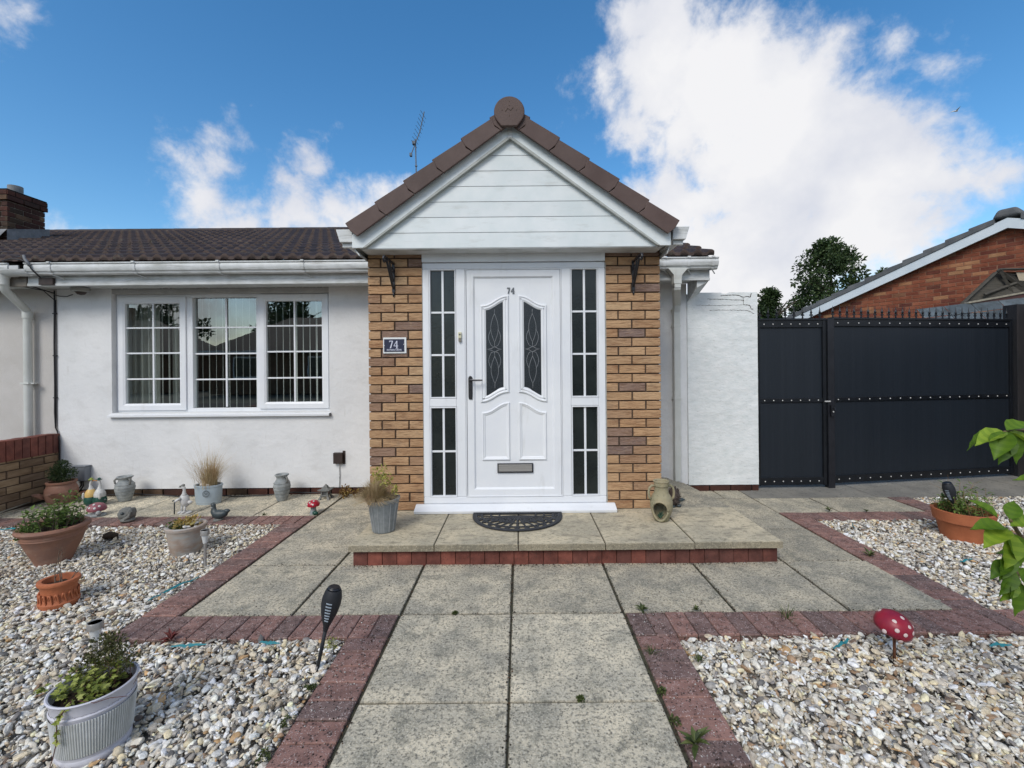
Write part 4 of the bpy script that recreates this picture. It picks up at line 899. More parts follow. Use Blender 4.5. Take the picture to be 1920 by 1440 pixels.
for s_ in (1, -1):
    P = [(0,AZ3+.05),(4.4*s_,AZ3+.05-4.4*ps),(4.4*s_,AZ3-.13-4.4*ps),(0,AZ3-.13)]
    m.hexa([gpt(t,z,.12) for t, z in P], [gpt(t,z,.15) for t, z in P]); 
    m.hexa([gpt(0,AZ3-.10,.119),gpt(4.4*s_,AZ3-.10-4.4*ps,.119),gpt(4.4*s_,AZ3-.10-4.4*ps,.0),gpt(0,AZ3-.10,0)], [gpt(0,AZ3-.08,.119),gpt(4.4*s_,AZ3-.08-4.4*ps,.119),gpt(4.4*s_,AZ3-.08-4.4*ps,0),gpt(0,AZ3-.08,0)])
m.build('bargeboard', mat('white paint with sky tint', (.55,.62,.67,1), (.62,.68,.72,1), rough=.5, nscale=3), gb)  # blue of the reflected sky is mixed into the white paint colour
for s_ in (1, -1):
    t = .16
    while t < 4.4:
        b = MB(); b.tint = random.uniform(.85,1.2); t2 = min(t+.345, 4.45)
        P = [(t*s_,AZ3+.052+.085-t*ps),(t2*s_,AZ3+.052+.125-t2*ps),(t2*s_,AZ3+.045-t2*ps),(t*s_,AZ3+.045-t*ps)]
        b.hexa([gpt(q,z,.17) for q, z in P], [gpt(q,z,-.25) for q, z in P]); b.build('verge_tile', tile_grey, gb, bevel=.01); t += .335
b = MB(); b.hexa([gpt(q,z,.19) for q, z in ((.20,AZ3+.06),(-.20,AZ3+.06),(-.12,AZ3+.22),(.12,AZ3+.22))], [gpt(q,z,-.2) for q, z in ((.20,AZ3+.06),(-.20,AZ3+.06),(-.12,AZ3+.22),(.12,AZ3+.22))]); b.build('ridge_tile', tile_grey, gb, bevel=.05, bseg=3)
m = MB()
for s_ in (1, -1): m.hexa([gpt(0,AZ3+.04,-.2),gpt(4.5*s_,AZ3+.04-4.5*ps,-.2),gpt(4.5*s_,AZ3+.04-4.5*ps,-8),gpt(0,AZ3+.04,-8)], [gpt(0,AZ3+.10,-.2),gpt(4.5*s_,AZ3+.10-4.5*ps,-.2),gpt(4.5*s_,AZ3+.10-4.5*ps,-8),gpt(0,AZ3+.10,-8)])
m.build('roof', tile_grey, gb)
# broken lean-to
sh = thing('broken_shed', (7.4, 7.0, 0), 'broken timber shed roof with grey roofing sheet above the gate spikes', 'shed')
m = MB(); m.add([(6.75,7.05,2.02),(7.95,6.9,2.38),(8.6,6.9,2.40),(8.6,7.1,2.72),(8.05,7.1,2.80),(7.62,7.1,2.80),(7.15,7.08,2.38)], [(0,1,2,3,4,5,6),(6,5,4,3,2,1,0)]); m.build('boarding', oldwood, sh)
m = MB()
for a, b, r_ in (((6.72,7.0,2.00),(7.64,7.03,2.82),.022),((7.6,7.0,2.82),(8.0,7.0,2.50),.03),((7.35,6.98,2.42),(7.85,6.98,2.60),.025),((7.8,6.98,2.42),(7.62,6.98,2.78),.025),((7.62,7.0,2.82),(8.7,7.0,2.84),.02)): m.tube([a, b], r_, 4)
m.build('broken_batten', oldwood, sh)
m = MB(); m.hexa([(7.08,6.88,2.20),(8.7,6.88,2.44),(8.7,6.92,2.44),(7.08,6.92,2.20)], [(7.08,6.88,2.28),(8.7,6.88,2.56),(8.7,6.92,2.56),(7.08,6.92,2.28)]); m.build('fascia_board', maroon, sh)
m = MB(); m.hexa([(6.98,6.86,2.27),(8.7,6.86,2.565),(8.7,6.93,2.565),(6.98,6.93,2.27)], [(6.98,6.86,2.295),(8.7,6.86,2.59),(8.7,6.93,2.59),(6.98,6.93,2.295)]); m.build('edge_strip', rope, sh)
m = MB()
for i in range(6):
    x0 = 6.2+.42*i
    for j in range(3): m.tint = random.uniform(.75,1.2); z0 = 1.72+.16*j; m.add([(x0,6.5+.13*j,z0+.045*i),(x0+.41,6.5+.13*j,z0+.045*(i+1)),(x0+.41,6.63+.13*j,z0+.15+.045*(i+1)),(x0,6.63+.13*j,z0+.15+.045*i)], [(0,1,2,3),(3,2,1,0)])
m.build('roof_sheet', slate_sh, sh)
m = MB(); m.tint = 1; m.add([(8.0,7.04,2.56),(8.6,7.04,2.56),(8.6,7.04,2.78),(7.92,7.04,2.78)], [(0,1,2,3)]); m.build('torn_lining', mat('torn cream lining', (.42,.36,.27,1), rough=.9), sh)
m = MB(); m.box(6.9,8.7,7.2,9.0,0,2.0); m.build('shed_wall', oldwood, sh)

# ------------------------------------------------------------------ vegetation helpers
def leaf(mb, p, d, up, L_, W, fold=.25, droop=.15):
    d = Vector(d).normalized(); up = Vector(up); s = d.cross(up); s = s.normalized() if s.length > 1e-5 else Vector((1,0,0)); n = s.cross(d)
    p = Vector(p); a = p; c = p+d*L_*.5; t = p+d*L_-n*L_*droop
    l = c-s*W/2+n*W*fold; r = c+s*W/2+n*W*fold
    b = len(mb.v); mb.v += [tuple(a), tuple(l), tuple(c), tuple(r), tuple(t)]
    for f in ((0,2,1),(0,3,2),(1,2,4),(2,3,4)): mb.f.append(tuple(b+i for i in f)); mb.t.append(mb.tint); mb.m.append(mb.mi)
def rdir(rr, zb=0): 
    v = Vector((rr.gauss(0,1), rr.gauss(0,1), rr.gauss(0,1)+zb)); return v.normalized()
def foliage(mb, centres, per, size, rr, asp=.5, zb=.5, tn=(0,1)):
    for (cx, cy, cz, r) in centres:
        for _ in range(per):
            v = rdir(rr); k = rr.random()**.45; p = Vector((cx,cy,cz)) + Vector((v.x,v.y,v.z))*r*k; mb.tint = tn[0]+(tn[1]-tn[0])*rr.random()
            s = size*rr.uniform(.6,1.3); leaf(mb, p, (v+rdir(rr, zb)*.8), rdir(rr, 1.2), s, s*asp)
def blades(mb, c, n, h, spread, w_, rr, tip=.3, lean=1.0):
    for _ in range(n):
        a = rr.uniform(0, 2*pi); r0 = rr.random()*spread*.35; hh = h*rr.uniform(.45,1); out = rr.random()**.8*spread*lean; mb.tint = rr.random()
        p0 = Vector((c[0]+r0*cos(a), c[1]+r0*sin(a), c[2])); s = Vector((-sin(a), cos(a), 0))*w_/2; n_ = 5; b = len(mb.v)
        for i in range(n_+1):
            t = i/n_; p = p0 + Vector((cos(a), sin(a), 0))*out*(t**1.7) + Vector((0,0,hh*(t-tip*t*t*(out/max(spread,1e-3))))); ww = (1-t*.85)
            mb.v += [tuple(p-s*ww), tuple(p+s*ww)]
        for i in range(n_): mb.f.append((b+2*i, b+2*i+1, b+2*i+3, b+2*i+2)); mb.t.append(mb.tint); mb.m.append(mb.mi)
def tree(name, x, y, h, w_, label, cat, seed, n=70, per=110, size=.22, trunk=.25, cone=False, mtl=None, base=.15, group=None):
    rr = random.Random(seed); t = thing(name, (x,y,0), label, cat, group)
    m = MB(); m.tube([(x,y,0),(x+.05*w_,y,h*.4),(x,y,h*.9)], [trunk,trunk*.7,trunk*.12], 8); limbs = []
    for i in range(12):
        z = h*rr.uniform(.2,.75); a = rr.uniform(0,2*pi); q = rr.uniform(.25,.45)*w_
        m.tube([(x,y,z),(x+q*.5*cos(a),y+q*.5*sin(a),z+h*.07),(x+q*cos(a),y+q*sin(a),z+h*.16)], [trunk*.3,trunk*.18,trunk*.05], 5)
    m.build('trunk', bark, t, smooth=60)
    cs = []
    for i in range(n):
        u = rr.random(); z = h*(base+(1-base)*u); env = (1-u)*1.0+.05 if cone else (max(0,sin(pi*min(1,(u*.92+.08))))**.6)
        a = rr.uniform(0,2*pi); q = env*w_*.5*rr.random()**.5*(1+.22*mnoise.noise(Vector((cos(a)*1.6+seed, sin(a)*1.6, u*3))))
        cs.append((x+q*cos(a), y+q*sin(a), min(z, h)-.0, w_*rr.uniform(.07,.13)*(1 if not cone else .8)))
    f = MB(); foliage(f, cs, per, size, rr, .55, .3); f.build('crown', mtl or leaf_tree, t); return t
tree('broadleaf_tree', 17.6, 25, 8.3, 3.9, 'tall dark green tree rising beyond the brick gable roofline', 'tree', 3, n=110, per=110, size=.20, base=.30)
tree('broadleaf_tree', 22.3, 27, 6.9, 2.6, 'small bushy tree top showing just right of the tall tree', 'tree', 14, n=40, per=80, size=.2, base=.4)
tree('conifer_tree', 11.35, 20, 4.6, 3.4, 'dark pointed conifer peeping over the narrow gate beside the white wall', 'tree', 5, n=170, per=90, size=.15, cone=True, mtl=leaf_dark, base=.1)
tree('bush', 14.6, 23, 3.6, 2.2, 'low green bush just visible over the gate spikes left of the brick gable', 'bush', 8, n=30, per=80, size=.18)

# aerial and gull
ar = thing('television_aerial', (-2.0,8.9,3.9), 'thin grey television aerial on a pole behind the porch roof', 'aerial')
m = MB(); m.tube([(-2.02,8.9,3.8),(-2.03,8.9,5.2),(-2.04,8.9,5.95)], .013, 6); aer_m = mat('weathered aluminium', (.13,.17,.22,1), (.10,.13,.17,1), rough=.7, nscale=20); m.build('pole', aer_m, ar)
m = MB(); m.tube([(-2.13,8.88,5.62),(-1.95,8.9,6.1),(-1.86,8.9,6.50)], .010, 6)
for k in range(9):
    t = .25+k*.085; p = Vector((-2.13,8.88,5.62)).lerp(Vector((-1.86,8.9,6.50)), t); m.tube([p-Vector((.02,.16,0)), p+Vector((.02,.16,0))], .004, 5)
m.build('boom', aer_m, ar)
m = MB(); m.box(-2.10,-2.04,8.86,8.94,5.84,5.90); m.build('dipole_box', aer_m, ar); m = MB(); m.box(-2.155,-2.11,8.86,8.92,5.60,5.66); m.build('balun_box', aer_m, ar); m = MB(); m.box(-2.05,-2.01,8.88,8.92,5.40,5.42); m.build('mast_clamp', aer_m, ar)
gl = thing('gull', (39.7,40,24.2), 'tiny white gull in the blue sky at the right', 'bird')
m = MB(); m.blob((39.7,40,24.2), (.18,.07,.06), 10, 6); m.build('body', white_res, gl, smooth=180)
for s_ in (-1,1):
    m = MB(); m.add([(39.62,40,24.22),(39.82,40,24.22),(39.72+.02,40+s_*.3,24.42),(39.6,40+s_*.55,24.36)], [(0,1,2,3),(3,2,1,0)]); m.build('wing', white_res, gl)

# ------------------------------------------------------------------ opposite side of the street (seen in the window glass)
def opp(x, y, w_, d, seed, label):
    t = thing('opposite_bungalow', (x,y,0), label, 'bungalow', 'bungalows across the road')
    m = MB(); m.box(x-w_/2, x+w_/2, y-d, y, 0, 2.4); m.build('wall', brick_chim, t)
    m = MB(); e = .35; hx = w_/2+e
    b = [(x-hx,y+e,2.35),(x+hx,y+e,2.35),(x+hx,y-d-e,2.35),(x-hx,y-d-e,2.35),(x-hx+2.8,y-d/2,4.7),(x+hx-2.8,y-d/2,4.7)]
    m.add(b, [(0,4,5,1)[::-1],(1,5,2)[::-1],(2,5,4,3)[::-1],(3,4,0)[::-1],(0,1,2,3)[::-1]]); r_ = m.build('roof', tile_m, t)
    m = MB(); m.box(x+.5,x+1.1,y-d/2-.3,y-d/2+.3,4.2,5.6); m.build('chimney', brick_chim, r_)
    for wx in (-w_*.28, w_*.12):
        m = MB(); m.box(x+wx-1, x+wx+1, y, y+.05, .9, 2.1); f = m.build('window', pvc, t)
        m = MB(); m.box(x+wx-.92, x+wx-.02, y+.051, y+.055, .98, 2.02); m.box(x+wx+.02, x+wx+.92, y+.051, y+.055, .98, 2.02); m.build('pane', glass_black, f)
    m = MB(); m.box(x-hx,x+hx,y+e,y+e+.1,2.28,2.42); m.build('gutter', gutter_m, t)
opp(-12, -15, 10.5, 8, 1, 'brick bungalow across the road reflected in the right window pane'); opp(2.5, -15, 10.5, 8, 2, 'brick bungalow across the road opposite the front door'); opp(-27, -16, 10.5, 8, 3, 'brick bungalow across the road furthest to the left'); opp(17, -15, 10.5, 8, 4, 'brick bungalow across the road furthest to the right')
for i, (x, y, h, lb_) in enumerate([(-33,-32,8,'leafy tree behind the leftmost bungalow across the road'),(-19.5,-30,7.5,'leafy tree in the gap between bungalows across the road'),(-24,-36,8.5,'tall leafy tree far behind the bungalows across the road')]):
    tree('broadleaf_tree', x, y, h, 6.5, lb_, 'tree', 30+i, n=50, per=60, size=.4)
# ------------------------------------------------------------------ pots and plants
RR = random.Random(99)
def pot(name, x, y, prof, m, label, cat='plant pot', z=0, sx=1, sy=1, rot=0, seg=40, soil_z=None, soil_r=None, ripple=None, wall=.012, group='plant pots in the front garden'):
    t = thing(name, (x,y,z), label, cat, group)
    r0, z0 = prof[0]; rt, zt = prof[-1]; b = MB()
    inner = [(rt-wall, zt-.002), (max(rt-wall*1.5,.01), zt-.05 if zt > .1 else zt*.5)]
    P = [(r_, z_) for r_, z_ in prof] + inner
    rings = []
    for (r_, z_) in P:
        ring = []
        for i in range(seg):
            a = 2*pi*i/seg; rr_ = r_*(1+(ripple(a, z_) if ripple else 0)); X, Y = rr_*cos(a)*sx, rr_*sin(a)*sy
            ring.append((x+X*cos(rot)-Y*sin(rot), y+X*sin(rot)+Y*cos(rot), z+z_))
        rings.append(ring)
    b.ring_loft(rings, True, True, False); pb = b.build('pot_body', m, t, smooth=38)
    sz = soil_z if soil_z is not None else zt-.035; sr = soil_r or (rt-wall*1.2); s = MB(); n = 10
    rings = [[(x+(q/n*sr*cos(2*pi*i/seg)*sx)*cos(rot)-(q/n*sr*sin(2*pi*i/seg)*sy)*sin(rot), y+(q/n*sr*cos(2*pi*i/seg)*sx)*sin(rot)+(q/n*sr*sin(2*pi*i/seg)*sy)*cos(rot), z+sz+.012*mnoise.noise(Vector((q*1.1*cos(i),q*1.1*sin(i),x)))) for i in range(seg)] for q in range(1, n+1)]
    s.ring_loft(rings, True, True, False); s.f[-1] = s.f[-1][::-1]; s.build('soil', soil, t, smooth=60); return t
# big bowl
t = pot('terracotta_bowl', -3.32, 3.15, [(.095,-.03),(.10,.0),(.125,.06),(.150,.12),(.165,.168),(.170,.172),(.169,.183),(.173,.187),(.173,.203),(.178,.208),(.192,.218),(.197,.230),(.192,.243),(.182,.246)], terracotta, 'wide faded terracotta bowl of leafy green shoots at the far left of the gravel', 'plant pot', wall=.022)
f = MB(); st = MB()
for i in range(46):
    a = RR.uniform(0,2*pi); q = .15*RR.random()**.6; x, y = -3.32+q*cos(a), 3.15+q*sin(a); h = RR.uniform(.07,.21)*(1.15 if x > -3.36 else .8); tx, ty = x+RR.gauss(0,.03), y+RR.gauss(0,.03)
    st.tube([(x,y,.20),((x+tx)/2+.01,(y+ty)/2,.21+h*.5),(tx,ty,.21+h)], [.002,.0016,.001], 4)
    for k in range(11):
        u = .2+.8*k/10; p = (x+(tx-x)*u, y+(ty-y)*u, .21+h*u); f.tint = RR.random()*.55+.45*(u > .7)*RR.random()
        leaf(f, p, (RR.gauss(0,1),RR.gauss(0,1),RR.uniform(-.2,.8)), (0,0,1), RR.uniform(.028,.055), RR.uniform(.016,.027))
foliage(f, [(-3.45,3.08,.235,.05),(-3.40,3.03,.225,.045),(-3.33,3.02,.225,.05)], 130, .018, RR, .7, .8, (0,.5))
f.build('leaves', leaf_green, t); st.tube([(-3.22,3.07,.21),(-3.19,3.04,.30)], [.0025,.002], 5); st.build('stems', bark, t)
# small oval orange pot with scrolled sides
t = pot('terracotta_pot', -2.67, 2.56, [(.082,-.02),(.092,.0),(.094,.015),(.084,.028),(.080,.07),(.084,.105),(.094,.115),(.098,.124),(.095,.136),(.088,.138)], terra_or, 'small orange terracotta pot with moulded leaf sides and bare twigs', wall=.014, sx=1.0, sy=.9)
m = MB()
for k in range(18):
    a0 = 2*pi*k/18
    m.tube([(-2.67+.087*cos(a0+u*.28), 2.56+.080*sin(a0+u*.28), .045+.03*sin(u*pi*1.4)) for u in [i/7 for i in range(8)]], [.002+.003*sin(pi*i/7) for i in range(8)], 5)
m.build('moulded_leaves', terra_or, t, smooth=180)
m = MB()
def twig(mb, p, d, L_, r_, depth, rr):
    p = Vector(p); d = Vector(d).normalized(); pts = [p]; n = 4
    for i in range(n): d = (d+Vector((rr.gauss(0,.18),rr.gauss(0,.18),rr.gauss(0,.1)+.03))).normalized(); pts.append(pts[-1]+d*L_/n)
    mb.tube(pts, [r_*(1-.6*i/n) for i in range(n+1)], 5); 
    if depth: [twig(mb, pts[rr.randint(1,n)], d+Vector((rr.gauss(0,.6),rr.gauss(0,.6),.2)), L_*.6, r_*.6, depth-1, rr) for _ in range(2)]
for i in range(4): twig(m, (-2.69+.02*i,2.56,.10), (RR.gauss(-.15,.35),RR.gauss(0,.3),1), .12, .0032, 2, RR)
m.build('twigs', mat('pale bare twig', (.16,.12,.09,1), (.10,.07,.05,1), rough=.9, nscale=30), t)
# lime-bloomed pot
t = pot('terracotta_pot', -2.46, 3.26, [(.085,-.02),(.092,.0),(.104,.06),(.106,.066),(.110,.10),(.118,.16),(.122,.175),(.128,.178),(.130,.196),(.122,.202)], terra_wh, 'tapered terracotta pot with chalky bloom and yellow dried leaves behind the short steel solar light', wall=.016)
f = MB(); foliage(f, [(-2.47,3.24,.20,.05),(-2.44,3.30,.20,.04)], 60, .034, RR, .6, .9); f.build('dried_leaves', leaf_yellow, t)
f = MB(); foliage(f, [(-2.53,3.23,.185,.05),(-2.52,3.28,.18,.04)], 120, .014, RR, .8, .9, (0,.4)); f.build('moss', leaf_green, t)
f = MB(); [f.blob((-2.43+RR.gauss(0,.03),3.27+RR.gauss(0,.03),.19),(.016,.012,.007),8,5,.2) for _ in range(9)]; f.build('shell_chips', shell, t, smooth=180)
# whitewashed tub
BX, BY = -1.53, 1.585
rp = None
t = pot('metal_tub', BX, BY, [(.098,-.015),(.102,.0),(.102,.012),(.099,.016),(.100,.030),(.101,.031),(.112,.154),(.112,.156),(.116,.162),(.117,.168),(.113,.172),(.117,.205),(.122,.212),(.124,.216),(.120,.219)], bucket_m, 'whitewashed ribbed metal tub of trailing variegated ivy in the near left corner', wall=.005, seg=176, ripple=rp, soil_z=.175)
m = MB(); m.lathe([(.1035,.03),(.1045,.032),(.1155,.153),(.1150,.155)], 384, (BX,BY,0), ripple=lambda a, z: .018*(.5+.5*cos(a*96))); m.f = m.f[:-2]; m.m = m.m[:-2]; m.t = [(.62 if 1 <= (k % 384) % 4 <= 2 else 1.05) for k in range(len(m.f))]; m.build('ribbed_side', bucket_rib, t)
f = MB()
def ivy(mb, p, d, s, rr, up=(0,0,1)):
    mb.tint = rr.random(); d = Vector(d).normalized(); up = Vector(up)
    for a, k in ((0,1),(R(52),.75),(R(-52),.75),(R(100),.5),(R(-100),.5)):
        q = Matrix.Rotation(a, 3, up) @ d; leaf(mb, p, q, up, s*k, s*k*.55, .12, .1)
for i in range(210):
    a = RR.uniform(0,2*pi); q = .10*RR.random()**.6; p = (BX+q*cos(a), BY+q*sin(a), .19+RR.uniform(0,.075))
    ivy(f, p, (RR.gauss(0,1),RR.gauss(0,1),.3), RR.uniform(.014,.026), RR, (RR.gauss(0,.3),RR.gauss(-.3,.3),1))
tr = [(BX+.02,BY-.10,.225),(BX+.015,BY-.128,.205),(BX-.0,BY-.130,.17),(BX-.005,BY-.125,.11),(BX-.02,BY-.125,.05),(BX-.035,BY-.13,.0)]
for i in range(26):
    u = RR.uniform(0,.62)*(len(tr)-1); k = int(u); p = Vector(tr[k]).lerp(Vector(tr[k+1]), u-k)
    ivy(f, p, (RR.gauss(0,1),-.3,RR.gauss(-.4,.6)), RR.uniform(.010,.017), RR, (RR.gauss(0,.3),-1,.4))
for i in range(8): ivy(f, (BX-.135-RR.random()*.03,BY-.03+RR.gauss(0,.015),.215+RR.gauss(0,.006)), (-1,RR.gauss(0,.6),0), .018, RR)
f.build('ivy_leaves', leaf_ivy, t)
f = MB(); foliage(f, [(BX+.045,BY+.02,.26,.05),(BX+.0,BY+.04,.285,.05),(BX+.07,BY+.05,.27,.045),(BX-.02,BY+.055,.32,.035),(BX+.03,BY+.05,.33,.03),(BX-.05,BY+.03,.25,.045)], 150, .015, RR, .5, .9, (0,.7)); f.build('heath_sprigs', leafmat('dull sprigs', (.05,.055,.02,1), (.12,.12,.04,1), (.17,.12,.08,1), .1), t)
m = MB(); m.tube(tr, [.002,.002,.0018,.0016,.0014,.0012], 5); m.tube([(BX+.03,BY-.09,.22),(BX+.09,BY-.095,.215),(BX+.125,BY-.075,.217),(BX+.17,BY-.06,.212)], .0012, 5)
for i in range(30): p = Vector((BX+.045+RR.gauss(0,.03),BY+.03+RR.gauss(0,.03),.19)); m.tube([p, p+Vector((RR.gauss(0,.02),RR.gauss(0,.02),RR.uniform(.04,.10)))], .0008, 4)
m.build('stems', mat('reddish stem', (.10,.035,.03,1), rough=.7), t)
# strawberry pot
SX, SY = -4.66, 4.50
t = pot('strawberry_pot', SX, SY, [(.085,-.01),(.10,.0),(.118,.05),(.128,.11),(.124,.15),(.108,.185),(.104,.20),(.116,.205),(.118,.222),(.110,.224)], terracotta, 'terracotta strawberry pot with side pockets and a small round conifer by the brick wall', wall=.014)
for k, (a, z) in enumerate(((-1.05,.12),(-2.35,.11),(.35,.09))):
    m = MB(); c = Vector((SX+.125*cos(a), SY+.125*sin(a), z)); o_ = Vector((cos(a), sin(a), 0)); s_ = Vector((-sin(a), cos(a), 0)); rings = []
    for (out, dz, w_) in ((-.02,-.055,.015),(.02,-.035,.034),(.052,-.004,.046),(.062,.006,.048),(.054,.004,.040),(.015,-.018,.028)):
        rings.append([tuple(c+o_*(out*.5+out*.5*(1 if cos(b) > 0 else .3)+.0)*1.0+o_*cos(b)*w_*.45+s_*sin(b)*w_+Vector((0,0,dz+.0*cos(b)))) for b in [2*pi*i/16 for i in range(16)]])
    m.ring_loft(rings, True, True, True); m.build('pocket', terracotta, t, smooth=60)
f = MB(); foliage(f, [(SX+.02,SY,.30+.0,.085),(SX-.04,SY,.27,.06),(SX+.08,SY,.29,.06),(SX+.01,SY,.37,.06),(SX-.02,SY-.03,.31,.07)], 420, .022, RR, .35, .9); f.build('conifer_foliage', leaf_dark, t)
# pale blue oval pot
LX, LY = -3.13, 4.45
t = pot('enamel_pot', LX, LY, [(.088,-.005),(.090,.0),(.092,.02),(.095,.024),(.094,.032),(.096,.036),(.101,.17),(.105,.172),(.106,.190),(.101,.192)], blue_pot, 'pale blue enamel pot with a round crest and dry ornamental grass against the white wall', wall=.008, sx=1.28, sy=.85)
m = MB(); cc = Vector((LX+.035, LY-.088, .115)); 
e1 = Matrix.Translation(cc) @ Matrix.Rotation(R(8),4,'Z') @ Matrix.Rotation(R(90),4,'X')
def ringf(mb, M_, r0, r1, n=28): mb.add([(r0*cos(2*pi*i/n),r0*sin(2*pi*i/n),0) for i in range(n)]+[(r1*cos(2*pi*i/n),r1*sin(2*pi*i/n),0) for i in range(n)], [(i,(i+1)%n,(i+1)%n+n,i+n) for i in range(n)], M_)
ringf(m, e1, .033, .029)
for i in range(26):
    a = 2*pi*i/26
    if i in (0,13): continue
    m.add([(.0275*cos(a-.05),.0275*sin(a-.05),0),(.0275*cos(a+.06),.0275*sin(a+.06),0),(.0215*cos(a+.06),.0215*sin(a+.06),0),(.0215*cos(a-.05),.0215*sin(a-.05),0)], [(0,1,2,3)], e1)
ringf(m, e1, .0195, .018)
for s_ in (-1,1):
    for k in range(3): m.add([(0,-.012,0),(s_*.006,.0+.004*k,0),(s_*.014,.004+.003*k,0),(s_*.004,-.004+.003*k,0)], [(0,1,2,3),(3,2,1,0)], e1)
m.build('crest', dark_ink, t)
m = MB(); blades(m, (LX+.03,LY,.16), 420, .36, .14, .004, RR, .25); blades(m, (LX-.01,LY,.16), 190, .46, .34, .0034, RR, .45); blades(m, (LX-.02,LY,.16), 26, .60, .28, .0030, RR, .1); m.build('dry_grass', straw, t)
m = MB(); m.blob((LX-.035,LY-.035,.195),(.028,.018,.02),12,8,.35,3,1); m.blob((LX+.02,LY-.04,.192),(.02,.014,.012),12,8,.3,3,2); m.build('shell', shell, t, smooth=180)
# planter on the step
GX, GY = -1.0, 3.24
STV = 0
t = pot('grey_planter', GX, GY, [(.075,0),(.078,.006),(.080,.012),(.108,.215),(.116,.220),(.119,.240),(.112,.242)], grey_pot, 'grey slatted planter with a shaggy dry grass tuft on the concrete step', z=.152, wall=.010, seg=72, ripple=lambda a, z: -.035*(1 if (a*12/(2*pi)) % 1 < .09 else 0) if z < .216 else 0, soil_z=.20)
m = MB(); blades(m, (GX-.05,GY-.04,.365), 1500, .17, .17, .0040, RR, .85, 1.0); blades(m, (GX-.045,GY-.02,.36), 1100, .21, .12, .0038, RR, .35); m.build('dry_grass', straw, t)
f = MB(); m = MB()
for (dx, dy, h) in ((-.03,-.02,.22),(.0,0,.24),(-.05,.02,.17),(.03,.01,.17),(.07,-.01,.09),(.01,-.03,.15)):
    twig(m, (GX+dx,GY+dy,.37), (dx*.6,0,1), h, .0018, 0, RR); foliage(f, [(GX+dx*1.25+.0,GY+dy,.37+h,.022),(GX+dx*1.2,GY+dy,.37+h*.75,.015)], 26, .022, RR, .5, .8)
f.build('flower_heads', leafmat('yellow green buds', (.30,.30,.06,1), (.50,.45,.12,1), (.6,.58,.25,1)), t); m.build('stems', mat('tan stem', (.25,.16,.08,1), rough=.8), t)
m = MB()
for k in range(14):
    a = 2*pi*k/14+.1; m.tube([(GX+.0785*cos(a),GY+.0785*sin(a),.158),(GX+.108*cos(a),GY+.108*sin(a),.365)], .0030, 5)
m.build('slat_ridges', mat('pale planter ridge', (.30,.32,.33,1), rough=.6), t)
# orange pot with a torch
OX, OY = 3.40, 3.40
t = pot('terracotta_pot', OX, OY, [(.125,-.02),(.130,.0),(.158,.13),(.160,.132),(.174,.134),(.186,.205),(.188,.212),(.180,.214)], terra_or, 'large smooth orange terracotta pot with weedy greenery in front of the wide gate', wall=.016, soil_z=.17)
f = MB(); st = MB()
for i in range(52):
    a = RR.uniform(0,2*pi); q = .14*RR.random()**.6; x, y = OX+q*cos(a), OY+q*sin(a); h = RR.uniform(.07,.23); tx, ty = x+RR.gauss(0,.05), y+RR.gauss(0,.03)
    st.tube([(x,y,.17),(tx,ty,.18+h)], [.002,.001], 4)
    for k in range(12):
        u = .15+.85*k/11; p = (x+(tx-x)*u, y+(ty-y)*u, .18+h*u); f.tint = RR.random(); leaf(f, p, (RR.gauss(0,1),RR.gauss(0,1),RR.uniform(-.3,.7)), (0,0,1), RR.uniform(.03,.055), RR.uniform(.012,.02))
f.build('leaves', leaf_green, t)
for i in range(7): twig(st, (OX-.06+RR.gauss(0,.04),OY+RR.gauss(0,.03),.18), (RR.gauss(-.1,.3),0,1), RR.uniform(.14,.24), .0016, 1, RR)
st.build('stems', mat('tan stem', (.25,.16,.08,1), rough=.8), t)
# amphora planter
m_ = (1.085, 3.40)
t = thing('amphora_planter', (m_[0],m_[1],.152), 'mossy sandstone two handled amphora with a succulent in its open belly', 'planter')
PR = [(.046,0),(.055,.008),(.070,.05),(.083,.10),(.084,.145),(.072,.185),(.056,.21),(.050,.235),(.050,.27),(.053,.285),(.060,.297),(.062,.303),(.056,.306),(.046,.300),(.042,.26)]
m = MB(); seg = 48; hole_a = R(-116); rings = []
def inh(a, z): 
    da = (a-hole_a+pi) % (2*pi) - pi; return (da/.74)**2 + ((z-.086)/.072)**2
PP = []
for i in range(len(PR)-1):
    for k in range(4): u = k/4; PP.append((PR[i][0]*(1-u)+PR[i+1][0]*u, PR[i][1]*(1-u)+PR[i+1][1]*u))
PP.append(PR[-1]); b = 0
for (r_, z_) in PP: rings.append([(m_[0]+r_*cos(2*pi*i/seg), m_[1]+r_*sin(2*pi*i/seg), .152+z_) for i in range(seg)])
m.ring_loft(rings); keep = []
for k, fc in enumerate(m.f):
    q, i = k//seg, k % seg; a = 2*pi*(i+.5)/seg; z = (PP[q][1]+PP[q+1][1])/2
    keep.append(inh(a, z) > 1 or q > len(PP)*.8)
m.f = [f_ for f_, k in zip(m.f, keep) if k]; m.t = m.t[:len(m.f)]; m.m = m.m[:len(m.f)]
pbod = m.build('body', stone_y, t, smooth=50); so_ = pbod.modifiers.new('wall', 'SOLIDIFY'); so_.thickness = .010; so_.offset = -1
m = MB(); pts = []
for i in range(30):
    b_ = 2*pi*i/29; a = hole_a+.78*cos(b_); z = .086+.075*sin(b_); r_ = np.interp(z, [p[1] for p in PR[:10]], [p[0] for p in PR[:10]])+.001; pts.append((m_[0]+r_*cos(a), m_[1]+r_*sin(a), .152+z))
m.tube(pts, .0085, 8); m.build('opening_rim', stone_y, t, smooth=180)
